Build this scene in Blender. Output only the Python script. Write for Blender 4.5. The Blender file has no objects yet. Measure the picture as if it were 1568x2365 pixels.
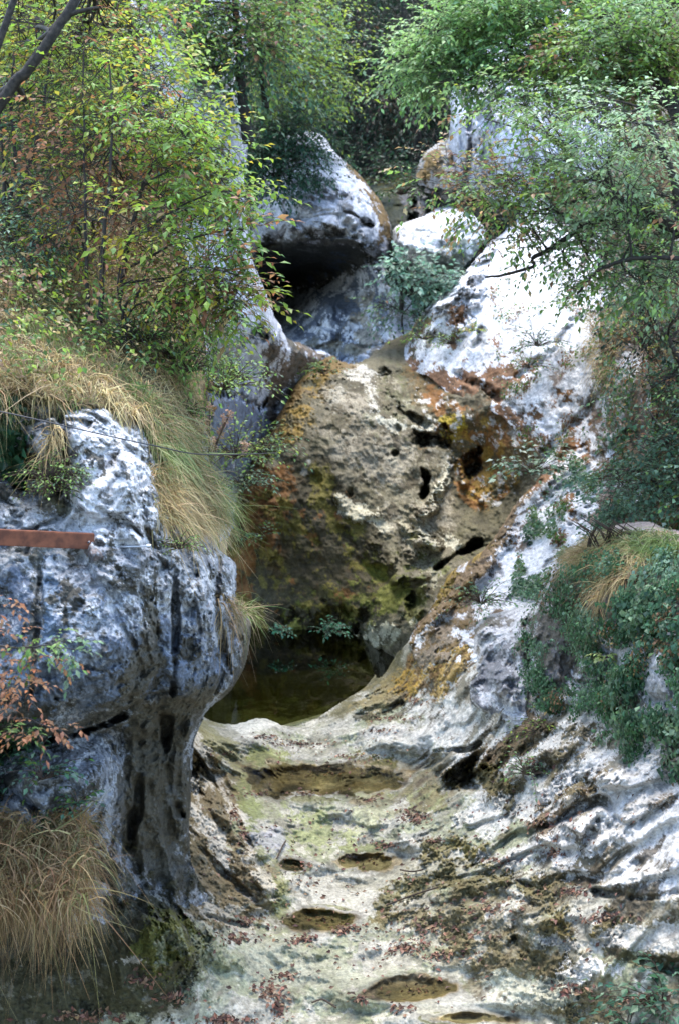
import bpy, math, time
import numpy as np
from math import radians
T0 = time.time()
C = bpy.context
SC = C.scene
# ------------------------------------------------------------ camera, world, sun, exposure
CAM_H, PITCH, LENS = 5.0, radians(10.0), 50.0
cam_d = bpy.data.cameras.new('camera'); cam = bpy.data.objects.new('camera', cam_d)
SC.collection.objects.link(cam)
cam.location = (0, 0, CAM_H); cam.rotation_euler = (radians(90) - PITCH, 0, 0)
cam_d.sensor_fit = 'VERTICAL'; cam_d.sensor_height = 36; cam_d.sensor_width = 24; cam_d.lens = LENS
cam_d.clip_start = 0.1; cam_d.clip_end = 500
cam_d.dof.use_dof = True; cam_d.dof.focus_distance = 9.8; cam_d.dof.aperture_fstop = 3.2
SC.camera = cam
SUN_EL, SUN_AZ = 74.0, 8.0          # azimuth the light comes from, clockwise from +Y
w = bpy.data.worlds.new('World'); SC.world = w; w.use_nodes = True
nt = w.node_tree
sky = nt.nodes.new('ShaderNodeTexSky'); sky.sky_type = 'NISHITA'; sky.sun_disc = False
sky.sun_elevation = radians(SUN_EL); sky.sun_rotation = radians(SUN_AZ)
nt.links.new(sky.outputs[0], nt.nodes['Background'].inputs[0])
nt.nodes['Background'].inputs[1].default_value = 0.15
sun_d = bpy.data.lights.new('sun', 'SUN'); sun = bpy.data.objects.new('sun', sun_d)
SC.collection.objects.link(sun)
sun_d.energy = 1.15; sun_d.angle = radians(36); sun_d.color = (1.0, 0.95, 0.86)
sun.rotation_euler = (radians(90 - SUN_EL), 0, radians(180 - SUN_AZ))
SC.view_settings.view_transform = 'Standard'; SC.view_settings.look = 'None'
SC.view_settings.exposure = 2.42; SC.view_settings.gamma = 1.0
SC.cycles.max_bounces = 6; SC.cycles.diffuse_bounces = 3; SC.cycles.transparent_max_bounces = 6
SC.cycles.glossy_bounces = 2; SC.cycles.transmission_bounces = 3

# ------------------------------------------------------------ picture grid -> place
# 1568 x 2365 units across the frame; a point of the place = direction + distance along the view axis
F = LENS / 36 * 2365; CX, CY = 784.0, 1182.5
cp, sp = math.cos(PITCH), math.sin(PITCH)
def at(x, y, d):
    x = np.asarray(x, float); y = np.asarray(y, float); d = np.asarray(d, float)
    v = (CY - y) / F; u = (x - CX) / F
    return np.stack([u * d, d * (cp + v * sp), CAM_H + d * (v * cp - sp)], -1)
def dz(y, z):                                   # distance at which a sight line reaches height z
    v = (CY - y) / F
    return (z - CAM_H) / (v * cp - sp)
def proj(P):
    q = P - np.array([0, 0, CAM_H]); f = q[..., 1] * cp - q[..., 2] * sp
    up = q[..., 1] * sp + q[..., 2] * cp
    return CX + F * q[..., 0] / f, CY - F * up / f, f

# ------------------------------------------------------------ noise
rng = np.random.default_rng(7)
PERM = rng.permutation(256).astype(np.int32); PERM = np.concatenate([PERM, PERM])
G3 = rng.normal(size=(256, 3)).astype(np.float32); G3 /= np.linalg.norm(G3, axis=1)[:, None]
def perlin(P):
    P = P.astype(np.float32); I = np.floor(P).astype(np.int32); f = P - I; I &= 255
    u = f * f * f * (f * (f * 6 - 15) + 10)
    out = 0
    for dx in (0, 1):
        wx = u[:, 0] if dx else 1 - u[:, 0]; hx = PERM[(I[:, 0] + dx) & 255]
        for dy in (0, 1):
            wy = wx * (u[:, 1] if dy else 1 - u[:, 1]); hy = PERM[(hx + I[:, 1] + dy) & 255]
            for dk in (0, 1):
                g = G3[PERM[(hy + I[:, 2] + dk) & 255]]
                out = out + wy * (u[:, 2] if dk else 1 - u[:, 2]) * (
                    g[:, 0] * (f[:, 0] - dx) + g[:, 1] * (f[:, 1] - dy) + g[:, 2] * (f[:, 2] - dk))
    return out * 1.5
def fbm(P, s, o=4, gain=.5, off=0.0):
    r = 0; a = 1.0; t = 0
    for k in range(o):
        r = r + a * perlin(P / s + off + 17.3 * k); t += a; a *= gain; s *= .5
    return r / t * 1.3
def ufbm(P, s, o=5, gain=.7, off=0.0):
    r = fbm(P, s, o, gain, off); return (r / (r.std() + 1e-6)).astype(np.float32)
def ridged(P, s, o=3, gain=.5, off=0.0):
    r = 0; a = 1.0; t = 0
    for k in range(o):
        r = r + a * (1 - 2.6 * np.abs(perlin(P / s + off + 9.1 * k))); t += a; a *= gain; s *= .5
    return r / t
def worley(P, s, off=0.0):                      # F2 - F1 and a value per cell
    Q = (P / s + off).astype(np.float32); I = np.floor(Q).astype(np.int32)
    f1 = np.full(len(Q), 9., np.float32); f2 = f1.copy(); cid = np.zeros(len(Q), np.float32)
    for dx in (-1, 0, 1):
        for dy in (-1, 0, 1):
            for dk in (-1, 0, 1):
                c = I + np.array([dx, dy, dk], np.int32)
                h = PERM[(PERM[(PERM[c[:, 0] & 255] + c[:, 1]) & 255] + c[:, 2]) & 255]
                d = np.linalg.norm(c + .5 + .45 * G3[h] - Q, axis=1)
                m = d < f1
                f2 = np.where(m, f1, np.minimum(f2, d)); cid = np.where(m, h / 255., cid); f1 = np.where(m, d, f1)
    return f2 - f1, cid
def aniso(P, dr, k):                           # noise space stretched along a direction
    dr = np.array(dr, float); dr /= np.linalg.norm(dr)
    return P - (1 - k) * (P @ dr)[:, None] * dr
STRATA = (1, .7, .35)
def sstep(a, b, x):
    t = np.clip((x - a) / (b - a), 0, 1); return t * t * (3 - 2 * t)

# ------------------------------------------------------------ 2d helpers on the picture grid
def seg_dist(X, Y, pts, closed=False):
    pts = list(pts) + ([pts[0]] if closed else [])
    D = np.full(X.shape, 1e9)
    for (ax, ay), (bx, by) in zip(pts[:-1], pts[1:]):
        dx, dy = bx - ax, by - ay
        t = np.clip(((X - ax) * dx + (Y - ay) * dy) / (dx * dx + dy * dy + 1e-9), 0, 1)
        D = np.minimum(D, np.hypot(X - ax - t * dx, Y - ay - t * dy))
    return D
def inside(X, Y, pts):
    r = np.zeros(X.shape, bool); n = len(pts)
    for i in range(n):
        ax, ay = pts[i]; bx, by = pts[(i + 1) % n]
        if ay == by: continue
        c = ((ay > Y) != (by > Y)) & (X < (bx - ax) * (Y - ay) / (by - ay) + ax)
        r ^= c
    return r
def smooth(pts, n=4, closed=False):             # Catmull-Rom
    p = np.array(pts, float); m = len(p)
    if m < 3: return [tuple(q) for q in p]
    idx = range(m if closed else m - 1); out = []
    for i in idx:
        if closed: a, b, c, d = p[(i - 1) % m], p[i], p[(i + 1) % m], p[(i + 2) % m]
        else: a, b, c, d = p[max(i - 1, 0)], p[i], p[i + 1], p[min(i + 2, m - 1)]
        for k in range(n):
            t = k / n
            out.append(tuple(.5 * ((2 * b) + (c - a) * t + (2 * a - 5 * b + 4 * c - d) * t * t + (3 * b - a - 3 * c + d) * t ** 3)))
    if not closed: out.append(tuple(p[-1]))
    return out
def field(op, X, Y):                            # > 0 inside a shape, about 1 at its middle
    k = op[0]
    if k == 'e':                                # ellipse x y rx ry angle
        _, x, y, rx, ry, a = op; a = radians(a); c, s = math.cos(a), math.sin(a)
        qx = ((X - x) * c + (Y - y) * s) / rx; qy = (-(X - x) * s + (Y - y) * c) / ry
        return 1 - np.hypot(qx, qy)
    if k == 'l':                                # line with a half width
        return 1 - seg_dist(X, Y, smooth(op[1])) / op[2]
    if k == 'p':                                # polygon with a soft band
        pts = smooth(op[1], 3, True); D = seg_dist(X, Y, pts, True)
        return np.where(inside(X, Y, pts), D, -D) / op[2]
    return np.full(X.shape, .5)                 # 'all'
class TPS:
    def __init__(s, pts):
        P = np.array([(p[0], p[1]) for p in pts], float) / 1000
        wv = np.array([1 / (dz(p[1], p[2]) if (len(p) > 3) else p[2]) for p in pts])
        n = len(P); D = np.hypot(P[:, None, 0] - P[None, :, 0], P[:, None, 1] - P[None, :, 1])
        K = np.where(D > 0, D * D * np.log(D + 1e-12), 0) + np.eye(n) * 2e-4
        A = np.zeros((n + 3, n + 3)); A[:n, :n] = K; A[:n, n] = 1; A[:n, n + 1:] = P; A[n, :n] = 1; A[n + 1:, :n] = P.T
        s.P = P; s.c = np.linalg.solve(A, np.concatenate([wv, [0, 0, 0]]))
    def __call__(s, X, Y):
        x = X / 1000; y = Y / 1000; r = s.c[-3] + s.c[-2] * x + s.c[-1] * y
        for i, (px, py) in enumerate(s.P):
            q = (x - px) ** 2 + (y - py) ** 2
            r = r + s.c[i] * .5 * q * np.log(q + 1e-24)
        return 1 / np.clip(r, 1 / 80, 1 / 4)

# ------------------------------------------------------------ materials
def mat(name): 
    m = bpy.data.materials.new(name); m.use_nodes = True; return m, m.node_tree.nodes, m.node_tree.links
def rock_material(name, rough=.85, bump=.5, s1=9., s2=40.):
    m, N, L = mat(name); b = N['Principled BSDF']; b.inputs['Roughness'].default_value = rough
    b.inputs['Specular IOR Level'].default_value = .25
    a = N.new('ShaderNodeAttribute'); a.attribute_name = 'Col'
    geo = N.new('ShaderNodeTexCoord')
    n1 = N.new('ShaderNodeTexNoise'); n1.inputs['Scale'].default_value = s1; n1.inputs['Detail'].default_value = 8; n1.inputs['Roughness'].default_value = .65
    n2 = N.new('ShaderNodeTexNoise'); n2.inputs['Scale'].default_value = s2; n2.inputs['Detail'].default_value = 6; n2.inputs['Roughness'].default_value = .7
    for n in (n1, n2): L.new(geo.outputs['Object'], n.inputs['Vector'])
    mr = N.new('ShaderNodeMapRange'); mr.inputs[1].default_value = .3; mr.inputs[2].default_value = .7; mr.inputs[3].default_value = .66; mr.inputs[4].default_value = 1.22
    mr2 = N.new('ShaderNodeMapRange'); mr2.inputs[1].default_value = .32; mr2.inputs[2].default_value = .68; mr2.inputs[3].default_value = .55; mr2.inputs[4].default_value = 1.4
    L.new(n1.outputs[0], mr.inputs[0]); L.new(n2.outputs[0], mr2.inputs[0])
    mul = N.new('ShaderNodeMath'); mul.operation = 'MULTIPLY'; L.new(mr.outputs[0], mul.inputs[0]); L.new(mr2.outputs[0], mul.inputs[1])
    vm = N.new('ShaderNodeVectorMath'); vm.operation = 'SCALE'; L.new(a.outputs['Color'], vm.inputs[0]); L.new(mul.outputs[0], vm.inputs['Scale'])
    L.new(vm.outputs[0], b.inputs['Base Color'])
    add = N.new('ShaderNodeMath'); add.operation = 'ADD'; L.new(n1.outputs[0], add.inputs[0])
    sc = N.new('ShaderNodeMath'); sc.operation = 'MULTIPLY'; sc.inputs[1].default_value = .5; L.new(n2.outputs[0], sc.inputs[0]); L.new(sc.outputs[0], add.inputs[1])
    bp = N.new('ShaderNodeBump'); bp.inputs['Strength'].default_value = bump; bp.inputs['Distance'].default_value = .05
    L.new(add.outputs[0], bp.inputs['Height']); L.new(bp.outputs[0], b.inputs['Normal'])
    return m
def leaf_material(name, trans=.35, rough=.55):
    m, N, L = mat(name); b = N['Principled BSDF']; out = N['Material Output']
    b.inputs['Roughness'].default_value = rough; b.inputs['Specular IOR Level'].default_value = .4
    a = N.new('ShaderNodeAttribute'); a.attribute_name = 'Col'
    tr = N.new('ShaderNodeBsdfTranslucent'); mx = N.new('ShaderNodeMixShader'); mx.inputs[0].default_value = trans
    L.new(a.outputs['Color'], b.inputs['Base Color']); L.new(a.outputs['Color'], tr.inputs['Color'])
    L.new(b.outputs[0], mx.inputs[1]); L.new(tr.outputs[0], mx.inputs[2]); L.new(mx.outputs[0], out.inputs['Surface'])
    return m
def water_material(name, tint, rough=.02):
    m, N, L = mat(name); out = N['Material Output']; N.remove(N['Principled BSDF'])
    t = N.new('ShaderNodeBsdfTransparent'); t.inputs[0].default_value = (*tint, 1)
    g = N.new('ShaderNodeBsdfGlossy'); g.inputs['Roughness'].default_value = rough; g.inputs['Color'].default_value = (1, 1, 1, 1)
    f = N.new('ShaderNodeFresnel'); f.inputs['IOR'].default_value = 1.33
    n = N.new('ShaderNodeTexNoise'); n.inputs['Scale'].default_value = 3; n.inputs['Detail'].default_value = 2
    tc = N.new('ShaderNodeTexCoord'); L.new(tc.outputs['Object'], n.inputs['Vector'])
    bp = N.new('ShaderNodeBump'); bp.inputs['Strength'].default_value = .08; bp.inputs['Distance'].default_value = .02
    L.new(n.outputs[0], bp.inputs['Height']); L.new(bp.outputs[0], g.inputs['Normal'])
    mx = N.new('ShaderNodeMixShader'); L.new(f.outputs[0], mx.inputs[0]); L.new(t.outputs[0], mx.inputs[1]); L.new(g.outputs[0], mx.inputs[2])
    L.new(mx.outputs[0], out.inputs['Surface'])
    return m
def bark_material(name, c1, c2):
    m, N, L = mat(name); b = N['Principled BSDF']; b.inputs['Roughness'].default_value = .9
    n = N.new('ShaderNodeTexNoise'); n.inputs['Scale'].default_value = 30; n.inputs['Detail'].default_value = 6
    tc = N.new('ShaderNodeTexCoord'); L.new(tc.outputs['Object'], n.inputs['Vector'])
    r = N.new('ShaderNodeValToRGB'); r.color_ramp.elements[0].position = .35; r.color_ramp.elements[1].position = .68
    r.color_ramp.elements[0].color = (*c1, 1); r.color_ramp.elements[1].color = (*c2, 1)
    L.new(n.outputs[0], r.inputs[0]); L.new(r.outputs[0], b.inputs['Base Color'])
    bp = N.new('ShaderNodeBump'); bp.inputs['Strength'].default_value = .6; bp.inputs['Distance'].default_value = .01
    L.new(n.outputs[0], bp.inputs['Height']); L.new(bp.outputs[0], b.inputs['Normal'])
    return m
M_ROCK = rock_material('rough_limestone', .85, .7, 7., 34.)
M_SMOOTH = rock_material('worn_limestone', .75, .4, 5., 30.)
M_FAR = rock_material('far_limestone', .85, .6, 3., 14.)
M_SOIL = rock_material('soil', .95, .8, 5., 25.)
M_LEAF = leaf_material('leaf', .5, .42)
M_GRASS = leaf_material('grass_blade', .3, .6)
M_LITTER = leaf_material('fallen_leaf', .05, .8)
M_POOL = water_material('pool_water', (.22, .24, .11), .01)
M_PUDDLE = water_material('puddle_water', (.76, .78, .68), .03)
M_BARK = bark_material('dark_bark', (.012, .010, .008), (.045, .038, .03))
M_TWIG = bark_material('brown_twig', (.03, .02, .014), (.09, .06, .04))

# ------------------------------------------------------------ mesh helpers
def mesh_obj(name, V, faces, material, cols=None, parent=None, smooth_shade=True):
    """faces: int array (n,3) or (n,4), or a list of such arrays"""
    me = bpy.data.meshes.new(name); V = np.ascontiguousarray(V, np.float32)
    if not isinstance(faces, list): faces = [faces]
    faces = [np.asarray(f, np.int32) for f in faces if len(f)]
    me.vertices.add(len(V)); me.vertices.foreach_set('co', V.ravel())
    nl = sum(f.size for f in faces); npoly = sum(len(f) for f in faces)
    me.loops.add(nl); me.polygons.add(npoly)
    me.loops.foreach_set('vertex_index', np.concatenate([f.ravel() for f in faces]))
    tot = np.concatenate([np.full(len(f), f.shape[1], np.int32) for f in faces])
    me.polygons.foreach_set('loop_start', np.concatenate([[0], np.cumsum(tot)[:-1]]).astype(np.int32))
    me.polygons.foreach_set('use_smooth', np.full(npoly, smooth_shade))
    me.update(calc_edges=True)
    if cols is not None:
        ca = me.color_attributes.new('Col', 'FLOAT_COLOR', 'POINT')
        c4 = np.ones((len(V), 4), np.float32); c4[:, :3] = cols; ca.data.foreach_set('color', c4.ravel())
    me.materials.append(material)
    o = bpy.data.objects.new(name, me); SC.collection.objects.link(o)
    if parent is not None: o.parent = parent
    return o
def tag(o, label=None, cat=None, group=None, kind=None):
    if label: o['label'] = label
    if cat: o['category'] = cat
    if group: o['group'] = group
    if kind: o['kind'] = kind
    return o
def empty(name, loc, label, cat, group=None):
    o = bpy.data.objects.new(name, None); SC.collection.objects.link(o)
    o.empty_display_size = .2; o.location = loc; C.view_layer.update()
    return tag(o, label, cat, group)
def center(o, loc):                             # put a mesh's origin at loc without moving it
    me = o.data; n = len(me.vertices); v = np.empty(n * 3, np.float32); me.vertices.foreach_get('co', v)
    me.vertices.foreach_set('co', (v.reshape(-1, 3) - np.array(loc, np.float32)).ravel()); o.location = loc
def child(o, p):
    o.parent = p; o.matrix_parent_inverse = p.matrix_world.inverted()
class Tubes:
    def __init__(s): s.V = []; s.Q = []; s.n = 0
    def add(s, P, R, k=6):
        P = np.asarray(P, float); R = np.broadcast_to(np.asarray(R, float), (len(P),)); n = len(P)
        T = np.gradient(P, axis=0); T /= np.linalg.norm(T, axis=1)[:, None] + 1e-9
        ref = np.array([.31, .2, .93]) if abs(T[0][2]) < .9 else np.array([1., .1, 0])
        A = np.cross(T, ref); A /= np.linalg.norm(A, axis=1)[:, None] + 1e-9; B = np.cross(T, A)
        th = np.arange(k) * 2 * math.pi / k
        ring = P[:, None] + R[:, None, None] * (np.cos(th)[None, :, None] * A[:, None] + np.sin(th)[None, :, None] * B[:, None])
        i = np.arange(n - 1)[:, None] * k + s.n; j = np.arange(k)[None]; j2 = (j + 1) % k
        s.Q.append(np.stack([i + j, i + j2, i + k + j2, i + k + j], -1).reshape(-1, 4))
        s.V.append(ring.reshape(-1, 3)); s.n += n * k
    def many(s, P, R, k=3):                     # P (m, n, 3) curves, R (n,) radii
        m, n, _ = P.shape; T = np.gradient(P, axis=1); T /= np.linalg.norm(T, axis=2)[..., None] + 1e-9
        A = np.cross(T, np.array([.31, .2, .93])); A /= np.linalg.norm(A, axis=2)[..., None] + 1e-9; B = np.cross(T, A)
        th = np.arange(k) * 2 * math.pi / k; R = np.asarray(R)[None, :, None, None]
        ring = P[:, :, None] + R * (np.cos(th)[None, None, :, None] * A[:, :, None] + np.sin(th)[None, None, :, None] * B[:, :, None])
        base = (np.arange(m) * n * k)[:, None, None] + (np.arange(n - 1) * k)[None, :, None] + s.n
        j = np.arange(k)[None, None]; j2 = (j + 1) % k
        s.Q.append(np.stack([base + j, base + j2, base + k + j2, base + k + j], -1).reshape(-1, 4))
        s.V.append(ring.reshape(-1, 3)); s.n += m * n * k
    def build(s, name, material, parent=None):
        return mesh_obj(name, np.concatenate(s.V), np.concatenate(s.Q), material, None, parent)

# ------------------------------------------------------------ rock masses
MASS = {}
STEP = 2.3
def rock(name, poly, tps, disp, base, paint, feats=(), roll=(), step=STEP, skirt=1.2, material=None, post=None, jag=5., warp=14., grit=.008, fscale=1., damp=.45, rough_min=.2):
    poly = smooth(poly, 3, True); xs = [p[0] for p in poly]; ys = [p[1] for p in poly]
    gx = np.arange(min(xs) - 6, max(xs) + 6, step); gy = np.arange(min(ys) - 6, max(ys) + 6, step)
    X, Y = np.meshgrid(gx, gy)
    d0 = tps(X, Y); P0 = at(X, Y, d0).reshape(-1, 3)
    jx = fbm(P0, .8, 4, .6, 3.1).reshape(X.shape) * jag * 2; jy = fbm(P0, .8, 4, .6, 8.7).reshape(X.shape) * jag * 2
    Mk = inside(X + jx, Y + jy, poly)
    for pl, R, A in roll:
        t = np.clip(1 - seg_dist(X + jx, Y + jy, smooth(pl)) / R, 0, 1)
        d0 = d0 + A * (1 - np.sqrt(np.clip(1 - t * t, 0, 1)))
    P = at(X, Y, d0)
    dx = np.gradient(P, axis=1); dy = np.gradient(P, axis=0); Nn = np.cross(dy, dx); Nn /= np.linalg.norm(Nn, axis=2)[..., None] + 1e-12
    sel = Mk.ravel(); Pf = P.reshape(-1, 3)[sel]; Nf = Nn.reshape(-1, 3)[sel]; Xf = X.ravel()[sel]; Yf = Y.ravel()[sel]
    ray = Pf - np.array([0, 0, CAM_H]); ray /= np.linalg.norm(ray, axis=1)[:, None]
    cam_p = np.array([0, 0, CAM_H])
    def soften(Q):                              # noise space with its depth compressed, so steep flanks keep an even grain
        v = Q - cam_p; L = np.linalg.norm(v, axis=1)[:, None]; m = L.mean(); return cam_p + v / L * (m + (L - m) * damp)
    nv = np.abs((Nf * ray).sum(1)); Nf = -ray / np.clip(nv, .38, 1)[:, None]
    Pq = soften(Pf); W1 = fbm(Pq, .9, 4, .6, 31.); W2 = fbm(Pq, .9, 4, .6, 47.); Xw = Xf + W1 * warp; Yw = Yf + W2 * warp
    h = disp(Pq, Nf, Xw, Yw); h = (h - h.mean()) * (rough_min + (1 - rough_min) * sstep(.08, .45, nv))
    rg = ufbm(Pq, .5, 5, .7, 91.)
    for op, amp, soft in feats:
        s = field(op, Xw, Yw) + .22 * rg; h = h + amp * fscale * sstep(0, soft, s) * (.75 + .5 * np.clip(rg, -1, 1))
    gr = ufbm(soften(Pf + Nf * h[:, None]), .16, 5, .75, 33.); h = h + grit * gr; Pd = soften(Pf + Nf * h[:, None])
    col = np.empty((len(Pf), 3)); col[:] = np.array(base)
    fine = .55 * ufbm(Pd, .5, 7, .78, 71.); Ps = aniso(Pd, STRATA, .22)
    for op, c, strength, rough, *kind in paint:
        if op[0] in 'ns':                       # patches all over (s: streaked along the strata): size, threshold, softness
            q = .2 * ufbm(Pd if op[0] == 'n' else Ps, op[1], 6, .72, 100 + op[1] * 31 + (op[4] if len(op) > 4 else 0)); m = sstep(op[2], op[2] + op[3] * .55, q) * strength
            if len(op) > 5: m = m * sstep(0, .3, field(op[5], Xw, Yw) + .3 * fine)
        else:
            m = sstep(0, .10 + .25 * (kind[0] if kind and not isinstance(kind[0], str) else 0), field(op, Xw, Yw) + 1.35 * rough * fine) * strength
        col = col * (1 - m[:, None]) + np.array(c) * m[:, None]
        if 'moss' in kind: h = h + m * (.012 + .010 * ufbm(Pd, .09, 4, .75, 5.))
    Pf = Pf + Nf * h[:, None]
    if post: Pf, col = post(Pf, col, Xf, Yf)
    col = np.clip(col, .004, .9)
    idx = -np.ones(X.size, np.int64); idx[sel] = np.arange(sel.sum()); idx = idx.reshape(X.shape)
    q = np.stack([idx[:-1, :-1], idx[1:, :-1], idx[1:, 1:], idx[:-1, 1:]], -1).reshape(-1, 4); q = q[(q >= 0).all(1)]
    e = np.concatenate([q[:, [0, 1]], q[:, [1, 2]], q[:, [2, 3]], q[:, [3, 0]]]); key = np.sort(e, 1); key = key[:, 0] * len(Pf) + key[:, 1]
    _, fi, cnt = np.unique(key, return_index=True, return_counts=True); be = e[fi[cnt == 1]]
    bv = np.unique(be); mp = np.full(len(Pf), -1); mp[bv] = np.arange(len(bv)) + len(Pf)
    back = Pf[bv].copy(); dirv = back - np.array([0, 0, CAM_H]); dirv /= np.linalg.norm(dirv, axis=1)[:, None]
    cen = Pf.mean(0); back = back + dirv * skirt + (cen - back) * .04
    V = np.concatenate([Pf, back]); colv = np.concatenate([col, col[bv]])
    sk = np.stack([be[:, 1], be[:, 0], mp[be[:, 0]], mp[be[:, 1]]], -1)
    o = mesh_obj(name, V, [q, sk], material or M_ROCK, colv)
    c = V.mean(0); c[2] = V[:, 2].min(); center(o, c)
    full = np.full((X.size, 3), np.nan); full[sel] = Pf
    MASS[name] = (gx, gy, full.reshape(X.shape + (3,)), Nn)
    print(name, len(V), round(time.time() - T0, 1))
    return o
def surf(name, x, y):
    gx, gy, P, Nn = MASS[name]; x = np.asarray(x, float); y = np.asarray(y, float)
    i = np.clip(np.round((x - gx[0]) / (gx[1] - gx[0])).astype(int), 0, len(gx) - 1)
    j = np.clip(np.round((y - gy[0]) / (gy[1] - gy[0])).astype(int), 0, len(gy) - 1)
    return P[j, i], Nn[j, i]
def scatter(name, poly, n, dens=None):          # random spots of a rock inside a patch of it
    xs = [p[0] for p in poly]; ys = [p[1] for p in poly]; K = int(n * 3) + 50
    x = rng.uniform(min(xs), max(xs), K); y = rng.uniform(min(ys), max(ys), K)
    m = inside(x, y, poly); x, y = x[m], y[m]
    P, N_ = surf(name, x, y); ok = ~np.isnan(P[:, 0]); P, N_, x, y = P[ok], N_[ok], x[ok], y[ok]
    if dens is not None:
        k = fbm(P, dens[0], 3, .5, 5.5) > dens[1]; P, N_, x, y = P[k], N_[k], x[k], y[k]
    return P[:n], N_[:n]

# ---- one set of heights for the bed of the stream, the right slope and the ground above it
Z = 'z'
RS = TPS([(600,1665,.03,Z),(800,1645,.1,Z),(700,1750,.0,Z),(700,1850,-.05,Z),(700,2000,-.1,Z),(700,2150,-.15,Z),(700,2365,-.25,Z),(700,2650,-.3,Z),
 (900,1700,.22,Z),(1000,1650,.45,Z),(1100,1700,.6,Z),(1250,1750,.9,Z),(1400,1800,1.1,Z),(1568,1850,1.25,Z),(1800,1850,1.45,Z),
 (1000,1900,.15,Z),(1200,1900,.5,Z),(1400,1950,.8,Z),(1568,2000,1.0,Z),(1000,2100,.05,Z),(1200,2100,.3,Z),(1400,2150,.5,Z),(1568,2150,.7,Z),
 (1000,2365,-.15,Z),(1300,2365,.0,Z),(1568,2365,.25,Z),(1800,2650,.2,Z),
 (860,1590,.1,Z),(930,1480,16.8),(1000,1400,17),(1100,1280,17.6),(1180,1170,18.5),(1240,1100,19),(1150,1450,15.2),(1100,1560,14),(1250,1350,16),
 (1300,1150,17.5),(1400,1000,18),(1200,950,20),(1300,800,20),(1100,850,21.5),(1000,850,22.5),(960,740,24),(1080,650,23.5),(1180,560,24.5),
 (1250,450,25.5),(1350,600,22.5),(1500,700,19),(1500,950,16.5),(1568,1100,15.5),(1800,600,16),(1800,1100,13),(1700,200,22),(2500,600,12),(2500,1300,10),(2500,1900,7.5),(2300,2650,1.3,Z),
 (500,1620,-.3,Z),(470,1645,-.12,Z),(490,1590,-.4,Z),(600,1560,-.6,Z),(750,1530,-.5,Z),(560,1480,-.7,Z),(750,1440,-.9,Z),(850,1545,-.15,Z),(400,1500,-.3,Z),(200,1600,.2,Z),
 (435,1680,.5,Z),(440,1850,.35,Z),(520,1900,.15,Z),(600,2050,.02,Z),(640,2120,-.05,Z),(400,2100,.4,Z),(300,2050,.6,Z),
 (250,2200,.4,Z),(440,2250,.05,Z),(100,2290,.0,Z),(330,2120,.6,Z),(330,2200,.42,Z),(400,2290,.08,Z),(200,2150,.55,Z),(240,2270,.2,Z),(0,2365,-.2,Z),(200,2350,-.15,Z),(400,2365,-.22,Z),(100,2180,.3,Z),(0,2100,.6,Z),(-300,2300,.2,Z),(-300,1900,.8,Z)])
WHITE=(.62,.62,.62); PALE=(.50,.49,.45); CREAM=(.46,.45,.36); TAN=(.36,.33,.22); GREEN=(.27,.29,.15); BROWN=(.13,.08,.03); RUST=(.19,.085,.025)
GOLD=(.36,.22,.035); MOSS=(.11,.095,.018); DARKMOSS=(.045,.042,.018); ALGAE=(.05,.05,.045); OLIVE=(.13,.12,.05); GREY=(.27,.28,.29); BLUEG=(.24,.27,.31)

PUDS = [  # x, y, rx, ry (picture units) of each puddle: level is taken from the bed there
 (720,1805,190,40,.045),(842,1990,56,21,.03),(675,2000,44,17,.02),(735,2118,85,26,.03),(965,2288,90,26,.03),(1070,2352,95,16,.025),]
PUDZ = []
POOL_Z = 0.0
def bed_disp(P, N_, X, Y):
    lump = fbm(P * np.array([1, .6, 1.]), .9, 5, .5, 2.) * .10
    left = sstep(650, 430, X); right = np.maximum(sstep(930, 1200, X) * sstep(2365, 2150, Y), sstep(1050, 1350, X) * .8)
    A = aniso(P + .15 * np.stack([fbm(P, .6, 3, .5, 40.), fbm(P, .6, 3, .5, 41.), 0 * P[:, 0]], -1), STRATA, .2)
    led = ridged(A, .42, 4, .55, 4.); q = A[:, 1] * 2.2 + A[:, 2] * 3 + fbm(P, 1.2, 3, .5, 60.) * 1.6
    ter = q - np.floor(q); ter = sstep(0, .25, ter) * (1 - ter)      # broken steps of the strata
    r = (led * .05 + ter * .10 + fbm(P, .25, 4, .6, 8.) * .03) * right
    fl = ridged(P @ np.array([[1., .7, 0], [-.3, .5, 0], [0, 0, .6]]), .45, 3, .5, 14.) * .07 * left
    scal = -np.abs(fbm(P, .5, 3, .55, 20.)) * .09
    return lump * (1 - .4 * right) + r + fl + scal
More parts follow.
